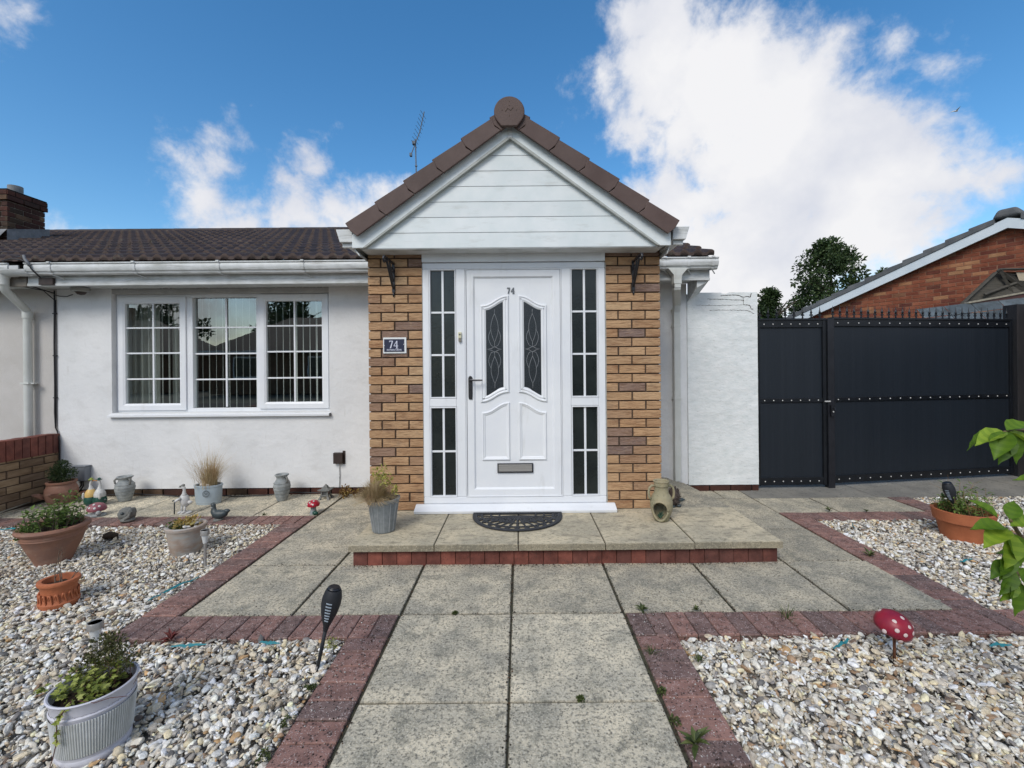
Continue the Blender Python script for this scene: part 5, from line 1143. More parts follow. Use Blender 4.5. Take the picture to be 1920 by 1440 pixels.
for s_ in (-1,1):
    m = MB(); m.tube([(m_[0]+s_*x_, m_[1], .152+z_) for x_, z_ in ((.048,.262),(.072,.268),(.090,.25),(.097,.215),(.094,.18),(.078,.158))], .0095, 8); m.build('handle', stone_y, t, smooth=180)
f = MB()
for i in range(16):
    f.tint = RR.random(); a = hole_a+RR.gauss(0,.5); leaf(f, (m_[0]+.045*cos(hole_a),m_[1]+.045*sin(hole_a),.175), (cos(a)*.5+RR.gauss(0,.2), sin(a)*.5, RR.uniform(.5,1.5)), (0,1,.3), RR.uniform(.05,.09), .012, .3)
f.build('succulent', leafmat('blue green succulent', (.03,.08,.06,1), (.07,.15,.11,1), (.16,.26,.20,1), .1), t)
# hedgehog
hx_, hy_ = 1.30, 3.74
t = thing('hedgehog_ornament', (hx_,hy_,.15), 'dark brown spiny hedgehog ornament tucked behind the sandstone amphora', 'garden ornament')
m = MB(); m.blob((hx_,hy_,.235), (.045,.060,.075), 18, 14, .12, 4); spn = [rdir(RR) for _ in range(320)]
for v in spn: 
    p = Vector((hx_+v.x*.044, hy_+v.y*.058, .235+v.z*.074)); m.tube([p, p+v*.016], [.0025,.0005], 4, False)
m.build('spiny_body', mat('dark bronze resin', (.045,.032,.028,1), (.09,.07,.06,1), rough=.6, nscale=60), t)
m = MB(); m.blob((hx_+.045,hy_-.03,.215),(.030,.018,.016),12,8); m.blob((hx_+.075,hy_-.035,.215),(.007,.007,.007),8,6); m.blob((hx_+.03,hy_-.03,.165),(.022,.016,.012),10,6); m.blob((hx_-.02,hy_-.04,.162),(.02,.016,.012),10,6); m.build('head_and_feet', dark_res, t, smooth=180)

# ------------------------------------------------------------------ urns and ornaments
def urn(x, y, h, r_, label, hs, tilt=0):
    t = thing('urn', (x,y,0), label, 'urn', 'grey stone urns against the white wall'); t.rotation_euler.z = 0
    m = MB(); P = [(.55*r_,0),(.62*r_,.01),(.82*r_,.25*h),(r_,.52*h),(.93*r_,.68*h),(.66*r_,.80*h),(.60*r_,.85*h),(.66*r_,.91*h),(.80*r_,.95*h),(.82*r_,.985*h),(.74*r_,h),(.60*r_,.985*h),(.52*r_,.90*h),(.5*r_,.8*h)]
    rp_ = lambda a, z: .012*mnoise.noise(Vector((a*3, z*60, 1))) ; m.lathe(P, 40, (x,y,0), ripple=rp_); m.build('body', stone_g, t, smooth=60)
    m = MB()
    for k in range(5): 
        z = h*(.15+.13*k); rr_ = np.interp(z, [p[1] for p in P[:6]], [p[0] for p in P[:6]]); m.tube([(x+(rr_+.001)*cos(2*pi*i/40), y+(rr_+.001)*sin(2*pi*i/40), z) for i in range(41)], .0018, 4)
    m.build('incised_bands', stone_d, t)
    for a in hs:
        m = MB(); m.tube([(x+q*r_*cos(a), y+q*r_*sin(a), z*h) for q, z in ((.62,.90),(.88,.90),(1.02,.84),(.96,.74),(.86,.70))], .009, 8); m.build('handle', stone_d, t, smooth=180)
    return t
urn(-4.06, 4.55, .255, .085, 'squat two handled grey urn between the goose couple and the pale blue pot', (R(200), R(-20)))
urn(-2.43, 4.52, .27, .080, 'taller one handled grey urn standing alone under the right end of the window', (R(-25),))
# goose couple
gx, gy = -4.24, 4.42
t = thing('goose_couple_figurine', (gx,gy,0), 'two white geese in hats, yellow and green coats, joined at the beaks', 'garden ornament')
def sk(mb, pts, seg=14): 
    mb.tube([p[:3] for p in pts], [p[3] for p in pts], seg)
for s_, coat, hat in ((-1, yellow_res, lime_res), (1, white_res, green_res)):
    x = gx+s_*.045
    m = MB(); sk(m, [(x,gy,.06,.040),(x,gy,.10,.045),(x+s_*.0,gy,.15,.028),(x-s_*.0,gy,.18,.014),(x+s_*.004,gy,.21,.010),(x-s_*.006,gy,.235,.012),(x-s_*.012,gy,.245,.013),(x-s_*.018,gy,.247,.008)]); m.build('goose_body', white_res, t, smooth=180)
    m = MB(); m.lathe([(.046,.085),(.048,.105),(.042,.13),(.028,.155),(.022,.16)], 18, (x,gy,0)); m.build('coat', coat, t, smooth=60)
    m = MB(); m.lathe([(.052,.02),(.056,.045),(.052,.07),(.047,.084)], 18, (x,gy,0)); m.build('skirt', green_res, t, smooth=60)
    m = MB(); m.lathe([(.024,.252),(.025,.256),(.013,.257),(.012,.268),(.007,.272)], 14, (x-s_*.006,gy,0)); m.build('hat', hat, t, smooth=40)
    m = MB(); m.lathe([(.007,0),(.0045,.014),(.001,.024)], 8, M=Matrix.Translation((x-s_*.022,gy,.243)) @ Matrix.Rotation(-s_*R(90),4,'Y')); m.build('beak', orange_res, t, smooth=60)
    m = MB(); m.blob((x+s_*.035,gy-.04,.10),(.012,.014,.034),10,8); m.build('wing', white_res, t, smooth=180)
m = MB(); m.lathe([(.085,0),(.088,.012),(.08,.022)], 20, (gx,gy,0), 1, .6); m.blob((gx+.10,gy-.01,.055),(.022,.010,.010),10,6); m.build('base', dark_res, t, smooth=40)
# mushrooms
def shroom(name, x, y, rc, hc, hs_, capm, stemm, label, dots, z=0):
    t = thing(name, (x,y,z), label, 'mushroom ornament')
    m = MB(); m.lathe([(rc*.55,0),(rc*.58,.01),(rc*.42,hs_*.5),(rc*.40,hs_)], 18, (x,y,z)); m.build('stem', stemm, t, smooth=60)
    m = MB(); m.lathe([(rc*.35,hs_-.004),(rc*.92,hs_-.006),(rc,hs_+.008),(rc*.93,hs_+hc*.45),(rc*.68,hs_+hc*.8),(rc*.3,hs_+hc*.98),(.001,hs_+hc)], 28, (x,y,z)); c = m.build('cap', capm, t, smooth=60)
    for (a, u) in dots:
        th = u*pi/2; nrm = Vector((cos(a)*cos(th), sin(a)*cos(th), sin(th))); p = Vector((x+cos(a)*rc*cos(th)**.8*.97, y+sin(a)*rc*cos(th)**.8*.97, z+hs_+.004+hc*sin(th)*.98))
        m = MB(); m.blob((0,0,0),(rc*.15,rc*.15,rc*.05),10,6,M=Matrix.Translation(p) @ nrm.to_track_quat('Z','Y').to_matrix().to_4x4()); m.build('spot', white_res, c, smooth=180)
    return t
t = shroom('toadstool_ornament', -1.905, 4.08, .056, .050, .082, mat('bright red glaze', (.36,.012,.03,1), rough=.25, coat=.3), stone_g, 'small red capped toadstool with white spots on the slabs left of the step', ((R(-110),.45),(R(-70),.2),(R(-60),.65),(R(-140),.15)))
m = MB(); m.blob((-1.875,4.05,.02),(.028,.02,.018),10,7,.3); m.build('leafy_base', green_res, t, smooth=180)
t = shroom('toadstool_ornament', -3.92, 4.10, .072, .065, .052, purple_res, white_res, 'faded purple toadstool on a green base next to the terracotta bowl', ((R(-100),.3),(R(-60),.25),(R(-75),.65),(R(-140),.3),(R(-30),.4)))
m = MB(); m.lathe([(.085,0),(.088,.012),(.07,.02)], 20, (-3.92,4.09,0), 1, .7); m.blob((-3.86,4.05,.035),(.02,.02,.022),10,7); m.build('leafy_base', stone_g, t, smooth=60)
# stone head
fx, fy = -3.48, 3.93
t = thing('stone_creature_ornament', (fx,fy,0), 'grey stone fish head ornament with open mouth on the brick strip', 'garden ornament')
m = MB(); m.blob((fx-.012,fy,.062),(.066,.06,.060),22,16,.22,2.2,5); m.blob((fx+.012,fy-.02,.022),(.060,.05,.022),18,10,.15,3,2)
m.blob((fx+.045,fy-.015,.085),(.022,.045,.042),16,12,.18,2,4,M=None); m.tube([(fx+.02,fy-.06,.035),(fx+.055,fy-.055,.06),(fx+.070,fy-.05,.105)], [.016,.014,.010], 8); m.build('head', stone_d, t, smooth=60)
m = MB(); m.blob((fx-.005,fy-.056,.085),(.013,.010,.014),10,8); m.build('eye', dark_res, t, smooth=180)
# white goose with cane
wx, wy_ = -3.13, 4.13
t = thing('goose_figurine', (wx,wy_,0), 'white goose figurine in a cap leaning on a cane before the pale blue pot', 'garden ornament')
m = MB(); m.lathe([(.055,0),(.057,.012),(.05,.018)], 20, (wx,wy_,0), 1.1, .8); m.build('base', white_res, t, smooth=40)
m = MB(); sk(m, [(wx+.03,wy_,.07,.016),(wx+.012,wy_,.09,.036),(wx,wy_,.13,.040),(wx-.005,wy_,.165,.030),(wx-.004,wy_,.19,.015),(wx-.002,wy_,.22,.011),(wx-.006,wy_,.243,.014),(wx-.018,wy_,.25,.013),(wx-.03,wy_,.25,.007)])
m.blob((wx+.045,wy_,.105),(.028,.018,.018),12,8,M=None); m.tube([(wx+.012,wy_-.012,.08),(wx+.012,wy_-.014,.02)], .010, 8); m.tube([(wx-.016,wy_-.012,.09),(wx-.018,wy_-.014,.02)], .010, 8)
m.blob((wx+.012,wy_-.03,.022),(.018,.024,.010),10,6); m.blob((wx-.018,wy_-.03,.022),(.018,.024,.010),10,6); m.tube([(wx-.01,wy_-.035,.15),(wx-.035,wy_-.055,.135),(wx-.045,wy_-.06,.125)], [.014,.012,.010], 8); m.build('goose_body', white_res, t, smooth=180)
m = MB(); m.tube([(wx-.048,wy_-.062,.015),(wx-.046,wy_-.062,.13),(wx-.056,wy_-.062,.142),(wx-.066,wy_-.062,.132)], .005, 6); m.build('cane', dark_res, t, smooth=180)
m = MB(); m.lathe([(.016,.258),(.014,.27),(.004,.275)], 12, (wx-.012,wy_,0)); m.box(wx-.042,wx-.01,wy_-.012,wy_+.012,.256,.260); m.lathe([(.007,0),(.005,.014),(.001,.024)], 8, M=Matrix.Translation((wx-.032,wy_,.248)) @ Matrix.Rotation(R(-95),4,'Y')); m.tube([(wx-.002+.02*cos(a),wy_+.02*sin(a),.175) for a in [2*pi*i/16 for i in range(17)]], .004, 6); m.build('cap_and_scarf', stone_d, t, smooth=60)
# duck
dx_, dy_ = -2.68, 3.93
t = thing('duck_ornament', (dx_,dy_,0), 'dark slate coloured duck ornament beside the chalky tapered pot', 'garden ornament')
m = MB(); sk(m, [(dx_+.085,dy_,.085,.012),(dx_+.06,dy_,.065,.030),(dx_+.02,dy_,.055,.042),(dx_-.02,dy_,.06,.040),(dx_-.04,dy_,.085,.026),(dx_-.040,dy_,.115,.017),(dx_-.042,dy_,.135,.019),(dx_-.05,dy_,.145,.017),(dx_-.062,dy_,.145,.009)]); m.blob((dx_+.075,dy_,.085),(.028,.022,.018),12,8); m.build('duck_body', dark_res, t, smooth=180)
m = MB(); m.lathe([(.040,0),(.042,.012),(.03,.02)], 16, (dx_,dy_,0)); m.build('base', stone_d, t, smooth=40)
m = MB(); m.lathe([(.009,0),(.007,.014),(.003,.024)], 8, (0,0,0), 1, .5, M=Matrix.Translation((dx_-.066,dy_,.143)) @ Matrix.Rotation(R(-92),4,'Y')); m.blob((dx_-.046,dy_-.003,.118),(.018,.0175,.006),12,6); m.build('bill_and_collar', stone_g, t, smooth=60)
# pagoda lantern
px_, py_ = -2.0, 4.56
t = thing('stone_lantern', (px_,py_,0), 'tiny grey pagoda lantern below the dark wall box', 'garden ornament')
m = MB()
for ax, ay in ((-1,-1),(1,-1),(1,1),(-1,1)): m.hexa([(px_+ax*.05-.014,py_+ay*.05-.014,0),(px_+ax*.05+.014,py_+ay*.05-.014,0),(px_+ax*.05+.014,py_+ay*.05+.014,0),(px_+ax*.05-.014,py_+ay*.05+.014,0)],[(px_+ax*.034-.01,py_+ay*.034-.01,.035),(px_+ax*.034+.01,py_+ay*.034-.01,.035),(px_+ax*.034+.01,py_+ay*.034+.01,.035),(px_+ax*.034-.01,py_+ay*.034+.01,.035)])
m.box(px_-.042,px_+.042,py_-.042,py_+.042,.035,.048); m.build('feet', stone_d, t, bevel=.003)
m = MB()
for ax, ay in ((-1,-1),(1,-1),(1,1),(-1,1)): m.box(px_+ax*.03-.007,px_+ax*.03+.007,py_+ay*.03-.007,py_+ay*.03+.007,.048,.085)
m.box(px_-.02,px_+.02,py_-.02,py_+.02,.048,.085); m.build('light_chamber', stone_d, t, bevel=.002)
m = MB(); rings = []
for (h_, w_, lift) in ((.085,.050,.010),(.095,.052,.012),(.110,.028,.0),(.125,.015,.0),(.128,.018,0),(.140,.010,0),(.152,.002,0)):
    rings.append([(px_+w_*x_*(1.18 if c else 1), py_+w_*y_*(1.18 if c else 1), h_+(lift if c else 0)) for x_, y_, c in ((-1,-1,1),(0,-1,0),(1,-1,1),(1,0,0),(1,1,1),(0,1,0),(-1,1,1),(-1,0,0))])
m.ring_loft(rings, True, True, True); m.build('pagoda_roof', stone_d, t, smooth=30)
t = thing('dried_weed', (-1.82,4.62,0), 'clump of brown dried weed against the wall beside the pagoda lantern', 'plant'); f = MB(); foliage(f, [(-1.82,4.62,.07,.05),(-1.84,4.60,.03,.05),(-1.70,4.62,.02,.05)], 90, .025, RR, .6, .5); f.build('leaves', leafmat('withered ochre leaves', (.10,.05,.015,1), (.26,.15,.04,1), (.34,.24,.07,1), .1), t); m = MB(); twig(m, (-1.82,4.62,0),(0,0,1),.09,.003,1,RR); m.build('stem', bark, t)

# ------------------------------------------------------------------ stake lights
def torch(x, y, hx, hz, label, z0=0, lean=0, s=1.0):
    t = thing('garden_torch_light', (x,y,z0), label, 'solar torch', 'black flame shaped solar torches')
    B = Vector((x,y,z0-.03)); T_ = Vector((x+hx, y+lean, z0+hz)); d = (T_-B).normalized(); xa = (Vector((1,0,0))-d*d.x).normalized(); q = Matrix((xa, d.cross(xa), d)).transposed().to_4x4()
    hl = .155*s; N0 = T_-d*hl
    m = MB(); m.tube([B, N0+d*.01], [.0075,.0085], 10); m.build('pole', rubber, t, smooth=180)
    M_ = Matrix.Translation(N0) @ q
    m = MB(); M_ = M_ @ Matrix.Diagonal((1,1,s,1)); m.lathe([(.009,-.02),(.012,0),(.020,.022),(.031,.055),(.037,.09),(.037,.115),(.031,.142),(.027,.150)], 26, sx=s, sy=s, M=M_); hd_ = m.build('head', rubber, t, smooth=60)
    m = MB(); m.lathe([(.026,.1505),(.028,.154),(.024,.158)], 22, M=M_); m.lathe([(.021,.1582),(.020,.160)], 22, M=M_); m.build('solar_cap', black_metal, hd_, smooth=40)
    for k in range(7):
        m = MB(); z = .034+.0125*k; a0 = math.atan2(-y, -x)-R(18); r_ = np.interp(z, [0,.022,.055,.09,.115,.142], [.012,.020,.031,.037,.037,.031])*s+.0012; hw = .30
        vs = []
        for i in range(5): a = a0-hw+2*hw*i/4; vs += [(r_*cos(a),r_*sin(a),z-.0025-.002*i/4),(r_*cos(a),r_*sin(a),z+.0025-.002*i/4)]
        m.add(vs, [(2*i,2*i+2,2*i+3,2*i+1) for i in range(4)], M_); m.build('light_slot', mat('pale diffuser slot', (.30,.36,.42,1), rough=.4), hd_)
    return t
torch(-.915, 1.97, .085, .36, 'tall black solar torch leaning right in the gravel beside the left path edging', s=1.12)
torch(3.33, 3.36, -.09, .26, 'black solar torch leaning left inside the orange terracotta pot', z0=.17)
def stake(x, y, h, label, rh=.030, tube=True):
    t = thing('solar_stake_light', (x,y,0), label, 'solar light', 'small steel solar stake lights')
    if tube: m = MB(); m.lathe([(.009,-.02),(.009,h-.085)], 12, (x,y,0)); m.build('stake', steel, t, smooth=60)
    else: m = MB(); m.lathe([(.008,-.02),(.008,h-.085)], 12, (x,y,0)); m.build('stake', steel, t, smooth=60)
    m = MB(); m.lathe([(rh*.45,h-.088),(rh*.78,h-.034),(rh*.8,h-.032)], 22, (x,y,0)); m.build('diffuser', frost, t, smooth=60)
    m = MB(); m.lathe([(rh,h-.032),(rh,h-.002),(rh*.96,h),(rh*.88,h-.001),(rh*.86,h-.004)], 24, (x,y,0)); m.build('collar', steel, t, smooth=40)
    m = MB(); m.lathe([(rh*.85,h-.006),(rh*.84,h-.004)], 20, (x,y,0)); m.build('solar_cell', black_metal, t)
stake(-2.13, 2.99, .255, 'slim steel solar light standing in front of the chalky tapered pot', .027)
stake(-2.02, 2.10, .145, 'steel solar light sunk in gravel behind the whitewashed tub', .031)
# red mushroom on a stake
rx, ry = 1.685, 2.0
t = thing('mushroom_stake', (rx,ry,0), 'shiny red mushroom with pale dots on a rusty stake in the right gravel', 'garden stake')
m = MB(); m.tube([(rx,ry,-.03),(rx,ry,.09),(rx-.004,ry,.14)], [.006,.006,.008], 10); m.build('stake', rust, t, smooth=180)
M_ = Matrix.Translation((rx-.002,ry,.155)) @ Matrix.Rotation(R(16),4,'Y') @ Matrix.Rotation(R(12),4,'X')
m = MB(); m.lathe([(.010,-.03),(.05,-.037),(.066,-.030),(.073,-.012),(.071,.012),(.060,.034),(.038,.050),(.015,.056),(.001,.057)], 36, M=M_); c = m.build('cap', red_gloss, t, smooth=180)
for (a, th) in ((-95,8),(-60,20),(-122,12),(-75,42),(-30,35),(-140,40),(-90,75),(-50,-14),(-150,-5),(20,30),(80,20),(140,30),(-100,-22)):
    a, th = R(a), R(th); nrm = Vector((cos(a)*cos(th), sin(a)*cos(th), sin(th))); p = Vector((.0725*cos(a)*cos(th), .0725*sin(a)*cos(th), (.057 if th > 0 else .04)*sin(th)))
    if th < 0: p = Vector((.072*cos(a), .072*sin(a), -.02+.02*th))
    m = MB(); m.blob((0,0,0),(.0092,.0092,.0018),12,6,M=M_ @ Matrix.Translation(p) @ nrm.to_track_quat('Z','Y').to_matrix().to_4x4()); m.build('dot', pink_dot, c, smooth=180)

# ------------------------------------------------------------------ things fixed to the walls
t = thing('house_number_plaque', (-1.028,PY,1.53), 'small navy number plaque with white border on the left brick pier', 'sign')
m = MB(); m.box(-1.125,-.932,PY-.010,PY-.003,1.460,1.592); m.build('white_backing', mat('white enamel', (.72,.74,.74,1), rough=.35), t, bevel=.002)
m = MB(); m.box(-1.115,-.949,PY-.0135,PY-.0102,1.474,1.578); m.build('navy_face', navy, t)
m = MB(); numeral74(m, -1.074, 1.503, .062, PY-.0150, PY-.0137, bold=.13, gap=.10); 
ink = mat('pale lettering', (.60,.62,.72,1), rough=.5); m.build('number', ink, t)
def text_mesh(name, s, size, loc, parent, m_, align='CENTER'):
    cu = bpy.data.curves.new('text', 'FONT'); cu.body = s; cu.size = size; cu.align_x = align; cu.extrude = .0002; cu.offset = .0003
    o = bpy.data.objects.new('text', cu); C.objects.link(o); dg = bpy.context.evaluated_depsgraph_get(); me = bpy.data.meshes.new_from_object(o.evaluated_get(dg)); bpy.data.objects.remove(o)
    o = bpy.data.objects.new(name, me); C.objects.link(o); at = me.attributes.new('tint', 'FLOAT', 'FACE'); at.data.foreach_set('value', [1.0]*len(me.polygons)); me.materials.clear(); me.materials.append(m_); o.parent = parent; o.location = Vector(loc)-ORG[parent]; o.rotation_euler = (R(90),0,0)
    return o
text_mesh('street_name', 'ROMAN DRIVE', .0185, (-1.032, PY-.0142, 1.4825), t, ink)
m = MB(); m.lathe([(.006,0),(.005,.004)], 12, M=Matrix.Translation((-.951,PY-.0102,1.534)) @ Matrix.Rotation(R(90),4,'X')); m.lathe([(.004,0),(.003,.004)], 12, M=Matrix.Translation((-1.112,PY-.0102,1.526)) @ Matrix.Rotation(R(90),4,'X')); m.build('screw', chrome, t)
t = thing('doorbell', (-.486,PY,1.6), 'small cream doorbell push on the left door mullion', 'doorbell')
m = MB(); m.box(-.500,-.474,Y0-.018,Y0-.001,1.582,1.632); m.build('case', mat('aged cream plastic', (.62,.60,.42,1), rough=.5), t, bevel=.003)
m = MB(); m.box(-.498,-.476,Y0-.022,Y0-.001,1.552,1.580); m.build('lower_cover', mat('grey brown plastic', (.22,.20,.16,1), rough=.5), t, bevel=.003)
m = MB(); m.lathe([(.007,0),(.006,.004)], 12, M=Matrix.Translation((-.487,Y0-.018,1.612)) @ Matrix.Rotation(R(90),4,'X')); m.build('button', dark_ink, t)
def bracket(x, label):
    t = thing('hanging_basket_bracket', (x,PY,2.1), label, 'bracket', 'wrought iron basket brackets on the brick piers')
    m = MB(); m.box(x-.011,x+.011,PY-.012,PY-.002,1.965,2.215); m.build('wall_bar', black_metal, t)
    m = MB(); m.box(x-.008,x+.008,PY-.255,PY-.012,2.198,2.212); m.tube([(x,PY-.255,2.205)]+[(x,PY-.255-.022*sin(a),2.183+.022*cos(a)) for a in [R(q) for q in range(0,300,25)]], .009, 6); m.build('arm', black_metal, t, smooth=60)
    m = MB(); m.tube([(x,PY-.014,2.0),(x,PY-.06,2.04),(x,PY-.13,2.12),(x,PY-.20,2.195)], .0095, 6)
    m.tube([(x,PY-.05-.032*cos(a)*(1-a/9),2.15-.032*sin(a)*(1-a/9)) for a in [R(q) for q in range(0,500,25)]], .007, 5); m.tube([(x,PY-.014,2.06),(x,PY-.05,2.10),(x,PY-.10,2.15),(x,PY-.11,2.195)], .0075, 5)
    m.lathe([(.004,1.962),(.010,1.95),(.006,1.935),(.001,1.925)], 8, (x,PY-.008,0)); m.build('scroll', black_metal, t, smooth=60)
bracket(-1.035, 'black wrought iron basket bracket at the top of the left brick pier'); bracket(.955, 'black wrought iron basket bracket at the top of the right brick pier')
t = thing('wall_box', (-1.93,FY,.38), 'small dark brown box with a white cable low on the white wall', 'electrical box')
m = MB(); m.box(-1.980,-1.885,FY-.045,FY-.006,.330,.445); m.box(-1.895,-1.865,FY-.006,FY-.0005,.318,.462); m.build('case', box_brown, t, bevel=.006)
m = MB(); m.tube([(-1.93,FY-.012,.332),(-1.928,FY-.010,.20),(-1.932,FY-.010,.075)], .006, 8); m.build('white_cable', gutter_m, t)
t = thing('outdoor_socket_box', (-4.64,FY,.25), 'grey weatherproof socket box with black leads beside the strawberry pot', 'electrical box')
m = MB(); m.box(-4.73,-4.585,FY-.075,FY-.003,.175,.325); m.build('case', box_grey, t, bevel=.008)
m = MB(); m.box(-4.735,-4.58,FY-.08,FY-.003,.326,.336); m.build('lid', box_grey, t, bevel=.003)
m = MB(); m.tube([(-4.63,FY-.05,.176),(-4.625,FY-.05,.12),(-4.66,FY-.06,.06),(-4.72,FY-.05,.03)], .006, 6); m.tube([(-4.65,FY-.05,.176),(-4.645,FY-.05,.13),(-4.68,FY-.06,.08)], .006, 6); m.tube([(-4.715,FY-.04,.176),(-4.715,FY-.04,.05)], .007, 6); m.build('lead', cable_m, t, smooth=180)
t = thing('ground_cable', (-3.2,4.66,0), 'thin black cable lying along the foot of the white wall', 'cable')
m = MB(); P = [(-4.5+.1*i, 4.66+.018*sin(i*.7)+.01*sin(i*1.9), .012+(.028*max(0, sin(i*.35))) ) for i in range(26)]; m.tube(P, .006, 6); m.build('cable_run', cable_m, t, smooth=180)
t = thing('overhead_phone_cables', (-4.95,4.7,1.4), 'dark cables clipped down the wall line and looping under the left gutter', 'cables')
m = MB(); m.tube([(-4.955,4.728,2.20),(-4.955,4.728,2.10),(-4.962,4.728,1.6),(-4.958,4.728,1.2),(-4.962,4.728,.9),(-4.955,4.728,.74),(-4.93,4.725,.69),(-4.91,4.722,.60),(-4.905,4.72,.15)], .0065, 6)
m.tube([(-4.943,4.728,2.10),(-4.945,4.728,1.3),(-4.950,4.728,.72)], .0055, 6); m.tube([(-4.95,4.72,2.17),(-5.0,4.60,2.205),(-5.12,4.46,2.245),(-5.25,4.40,2.25),(-5.5,4.3,2.27)], .006, 6)
m.tube([(-4.95,4.72,2.10),(-5.0,4.66,2.19),(-5.1,4.5,2.215),(-5.22,4.44,2.22)], .005, 6); m.tube([(-4.95,4.722,2.155),(-4.87,4.70,2.135),(-4.78,4.69,2.13),(-4.72,4.69,2.15)], .005, 6)
m.tube([(-5.05,4.33,2.42),(-4.95,4.32,2.44),(-4.86,4.33,2.43),(-4.80,4.335,2.40),(-4.77,4.34,2.34),(-4.74,4.40,2.26)], .006, 6); m.tube([(-4.93,4.35,2.47),(-4.86,4.34,2.46),(-4.82,4.335,2.42)], .005, 6); m.build('cables', cable_m, t, smooth=180)
m = MB(); m.box(-4.80,-4.66,4.43,4.459,2.205,2.275); m.build('junction_plate', box_brown, t); 
m = MB(); m.tube([(-4.83,4.325,2.475),(-4.82,4.325,2.44),(-4.80,4.328,2.41),(-4.78,4.332,2.37)], [.010,.012,.013,.012], 8); m.build('clamp', lead_flash, t, smooth=180)
for z in (1.95,1.5,1.05): m = MB(); m.box(-4.972,-4.935,4.72,4.738,z,z+.010); m.build('clip', cable_m, t)
t = thing('security_light', (-4.62,4.62,2.2), 'small round grey sensor light under the soffit above the white wall', 'light')
m = MB(); m.lathe([(.055,-.03),(.075,-.022),(.080,0),(.078,.012)], 24, (-4.58,4.63,2.195)); m.build('housing', mat('dull grey plastic', (.28,.28,.26,1), rough=.6, nscale=9), t, smooth=50)
m = MB(); m.lathe([(.008,-.062),(.030,-.055),(.046,-.035),(.050,-.028)], 20, (-4.575,4.63,2.195)); m.build('lens', box_brown, t, smooth=60)

# ------------------------------------------------------------------ doormat: half round, pierced scrollwork
MX, MY, MW, MD = -.022, 3.60, .355, .42
t = thing('doormat', (MX,MY,.153), 'half round black rubber doormat with pierced scrollwork below the door', 'doormat')
m = MB(); bar_ = lambda pts, r_: m.tube([(MX+p[0], MY-p[1]*sc_, .159) for p in pts], r_, 6, True, .5)
def hr(k, n=40): return [(k*MW*cos(pi*i/n), .022+ (k*MD-.022)*sin(pi*i/n)**.8) for i in range(n+1)]
sc_ = 1
for k in (.98,.955,.93): bar_(hr(k), .010)
bar_(hr(.80), .009); bar_(hr(.60), .007); bar_(hr(.42), .007)
sc_ = 1.8
m.box(MX-MW,MX+MW,MY-.045,MY+.0,.153,.164)
for i in range(15):
    a = pi*(i+.5)/15; c_, s_ = cos(a), sin(a); bar_([(0.02*c_,.05),(.16*c_,.05+.08*s_),(.30*c_,.03+.155*s_)], .0080)
for i in range(-5, 6):
    if i == 0: continue
    cx_ = i*.06; cyy = .075+.05*(1-abs(i)/6)
    bar_([(cx_+.026*cos(u)*(1-u/12), cyy+.022*sin(u)*(1-u/12)) for u in [R(q) for q in range(0,540,30)]], .0078)
for i in range(13):
    a = pi*(i+.5)/13; cx_, cyy = .86*MW*cos(a), .02+(.86*MD/1.8-.02)*sin(a); bar_([(cx_+.020*cos(u)*(1-u/12), cyy+.016*sin(u)*(1-u/12)) for u in [R(q)+a for q in range(0,480,30)]], .0075)
m.build('scrollwork', rubber, t, smooth=60)
m = MB(); m.add([(MX+p[0], MY-p[1], .1535) for p in hr(.9)], [tuple(range(41))]); 

# ------------------------------------------------------------------ shrub branch at the right edge
sx_, sy_ = 1.95, 1.55
t = thing('leafy_shrub', (sx_,sy_,0), 'bright green large leaved shrub reaching in from the right edge of the photo', 'shrub')
def bigleaf(mb, p, d, up, L_, W):
    p = Vector(p); d = Vector(d).normalized(); s = d.cross(Vector(up)).normalized(); n = s.cross(d).normalized(); b = len(mb.v); N_ = 9
    prof_ = [0,.50,.82,.98,1.0,.90,.72,.48,.20,0]
    for i in range(N_+1):
        u = i/N_; c_ = p+d*L_*u - n*L_*(.20*u*u) ; w_ = prof_[i]*W*.40; rip = .014*L_*(1 if i % 2 else -1)
        mb.v += [tuple(c_-s*w_+n*(w_*.5+rip)), tuple(c_-s*w_*.5+n*(w_*.08)), tuple(c_), tuple(c_+s*w_*.5+n*(w_*.08)), tuple(c_+s*w_+n*(w_*.5+rip))]
    for i in range(N_):
        for k in range(4): mb.f.append((b+5*i+k, b+5*i+k+1, b+5*(i+1)+k+1, b+5*(i+1)+k)); mb.t.append(min(1, mb.tint + (.16 if i % 2 else 0))); mb.m.append(0)
m = MB()
br = [[(sx_,sy_,0),(sx_+.02,sy_,.5),(sx_-.05,sy_,.9),(sx_-.18,sy_,1.10),(1.64,1.5,1.10)], [(sx_,sy_,.3),(sx_-.12,sy_,.6),(sx_-.22,sy_,.76),(1.66,1.5,.80)], [(sx_,sy_,.2),(sx_+.1,sy_+.1,.7),(sx_+.15,sy_+.1,1.2)], [(sx_-.1,sy_,.58),(sx_-.2,sy_,.60),(1.66,1.5,.60)]]
for b_ in br: m.tube(b_, [.010-.0018*i for i in range(len(b_))], 7)
m.build('branches', mat('green brown twig', (.12,.085,.04,1), (.16,.13,.05,1), rough=.7, nscale=20), t, smooth=180)
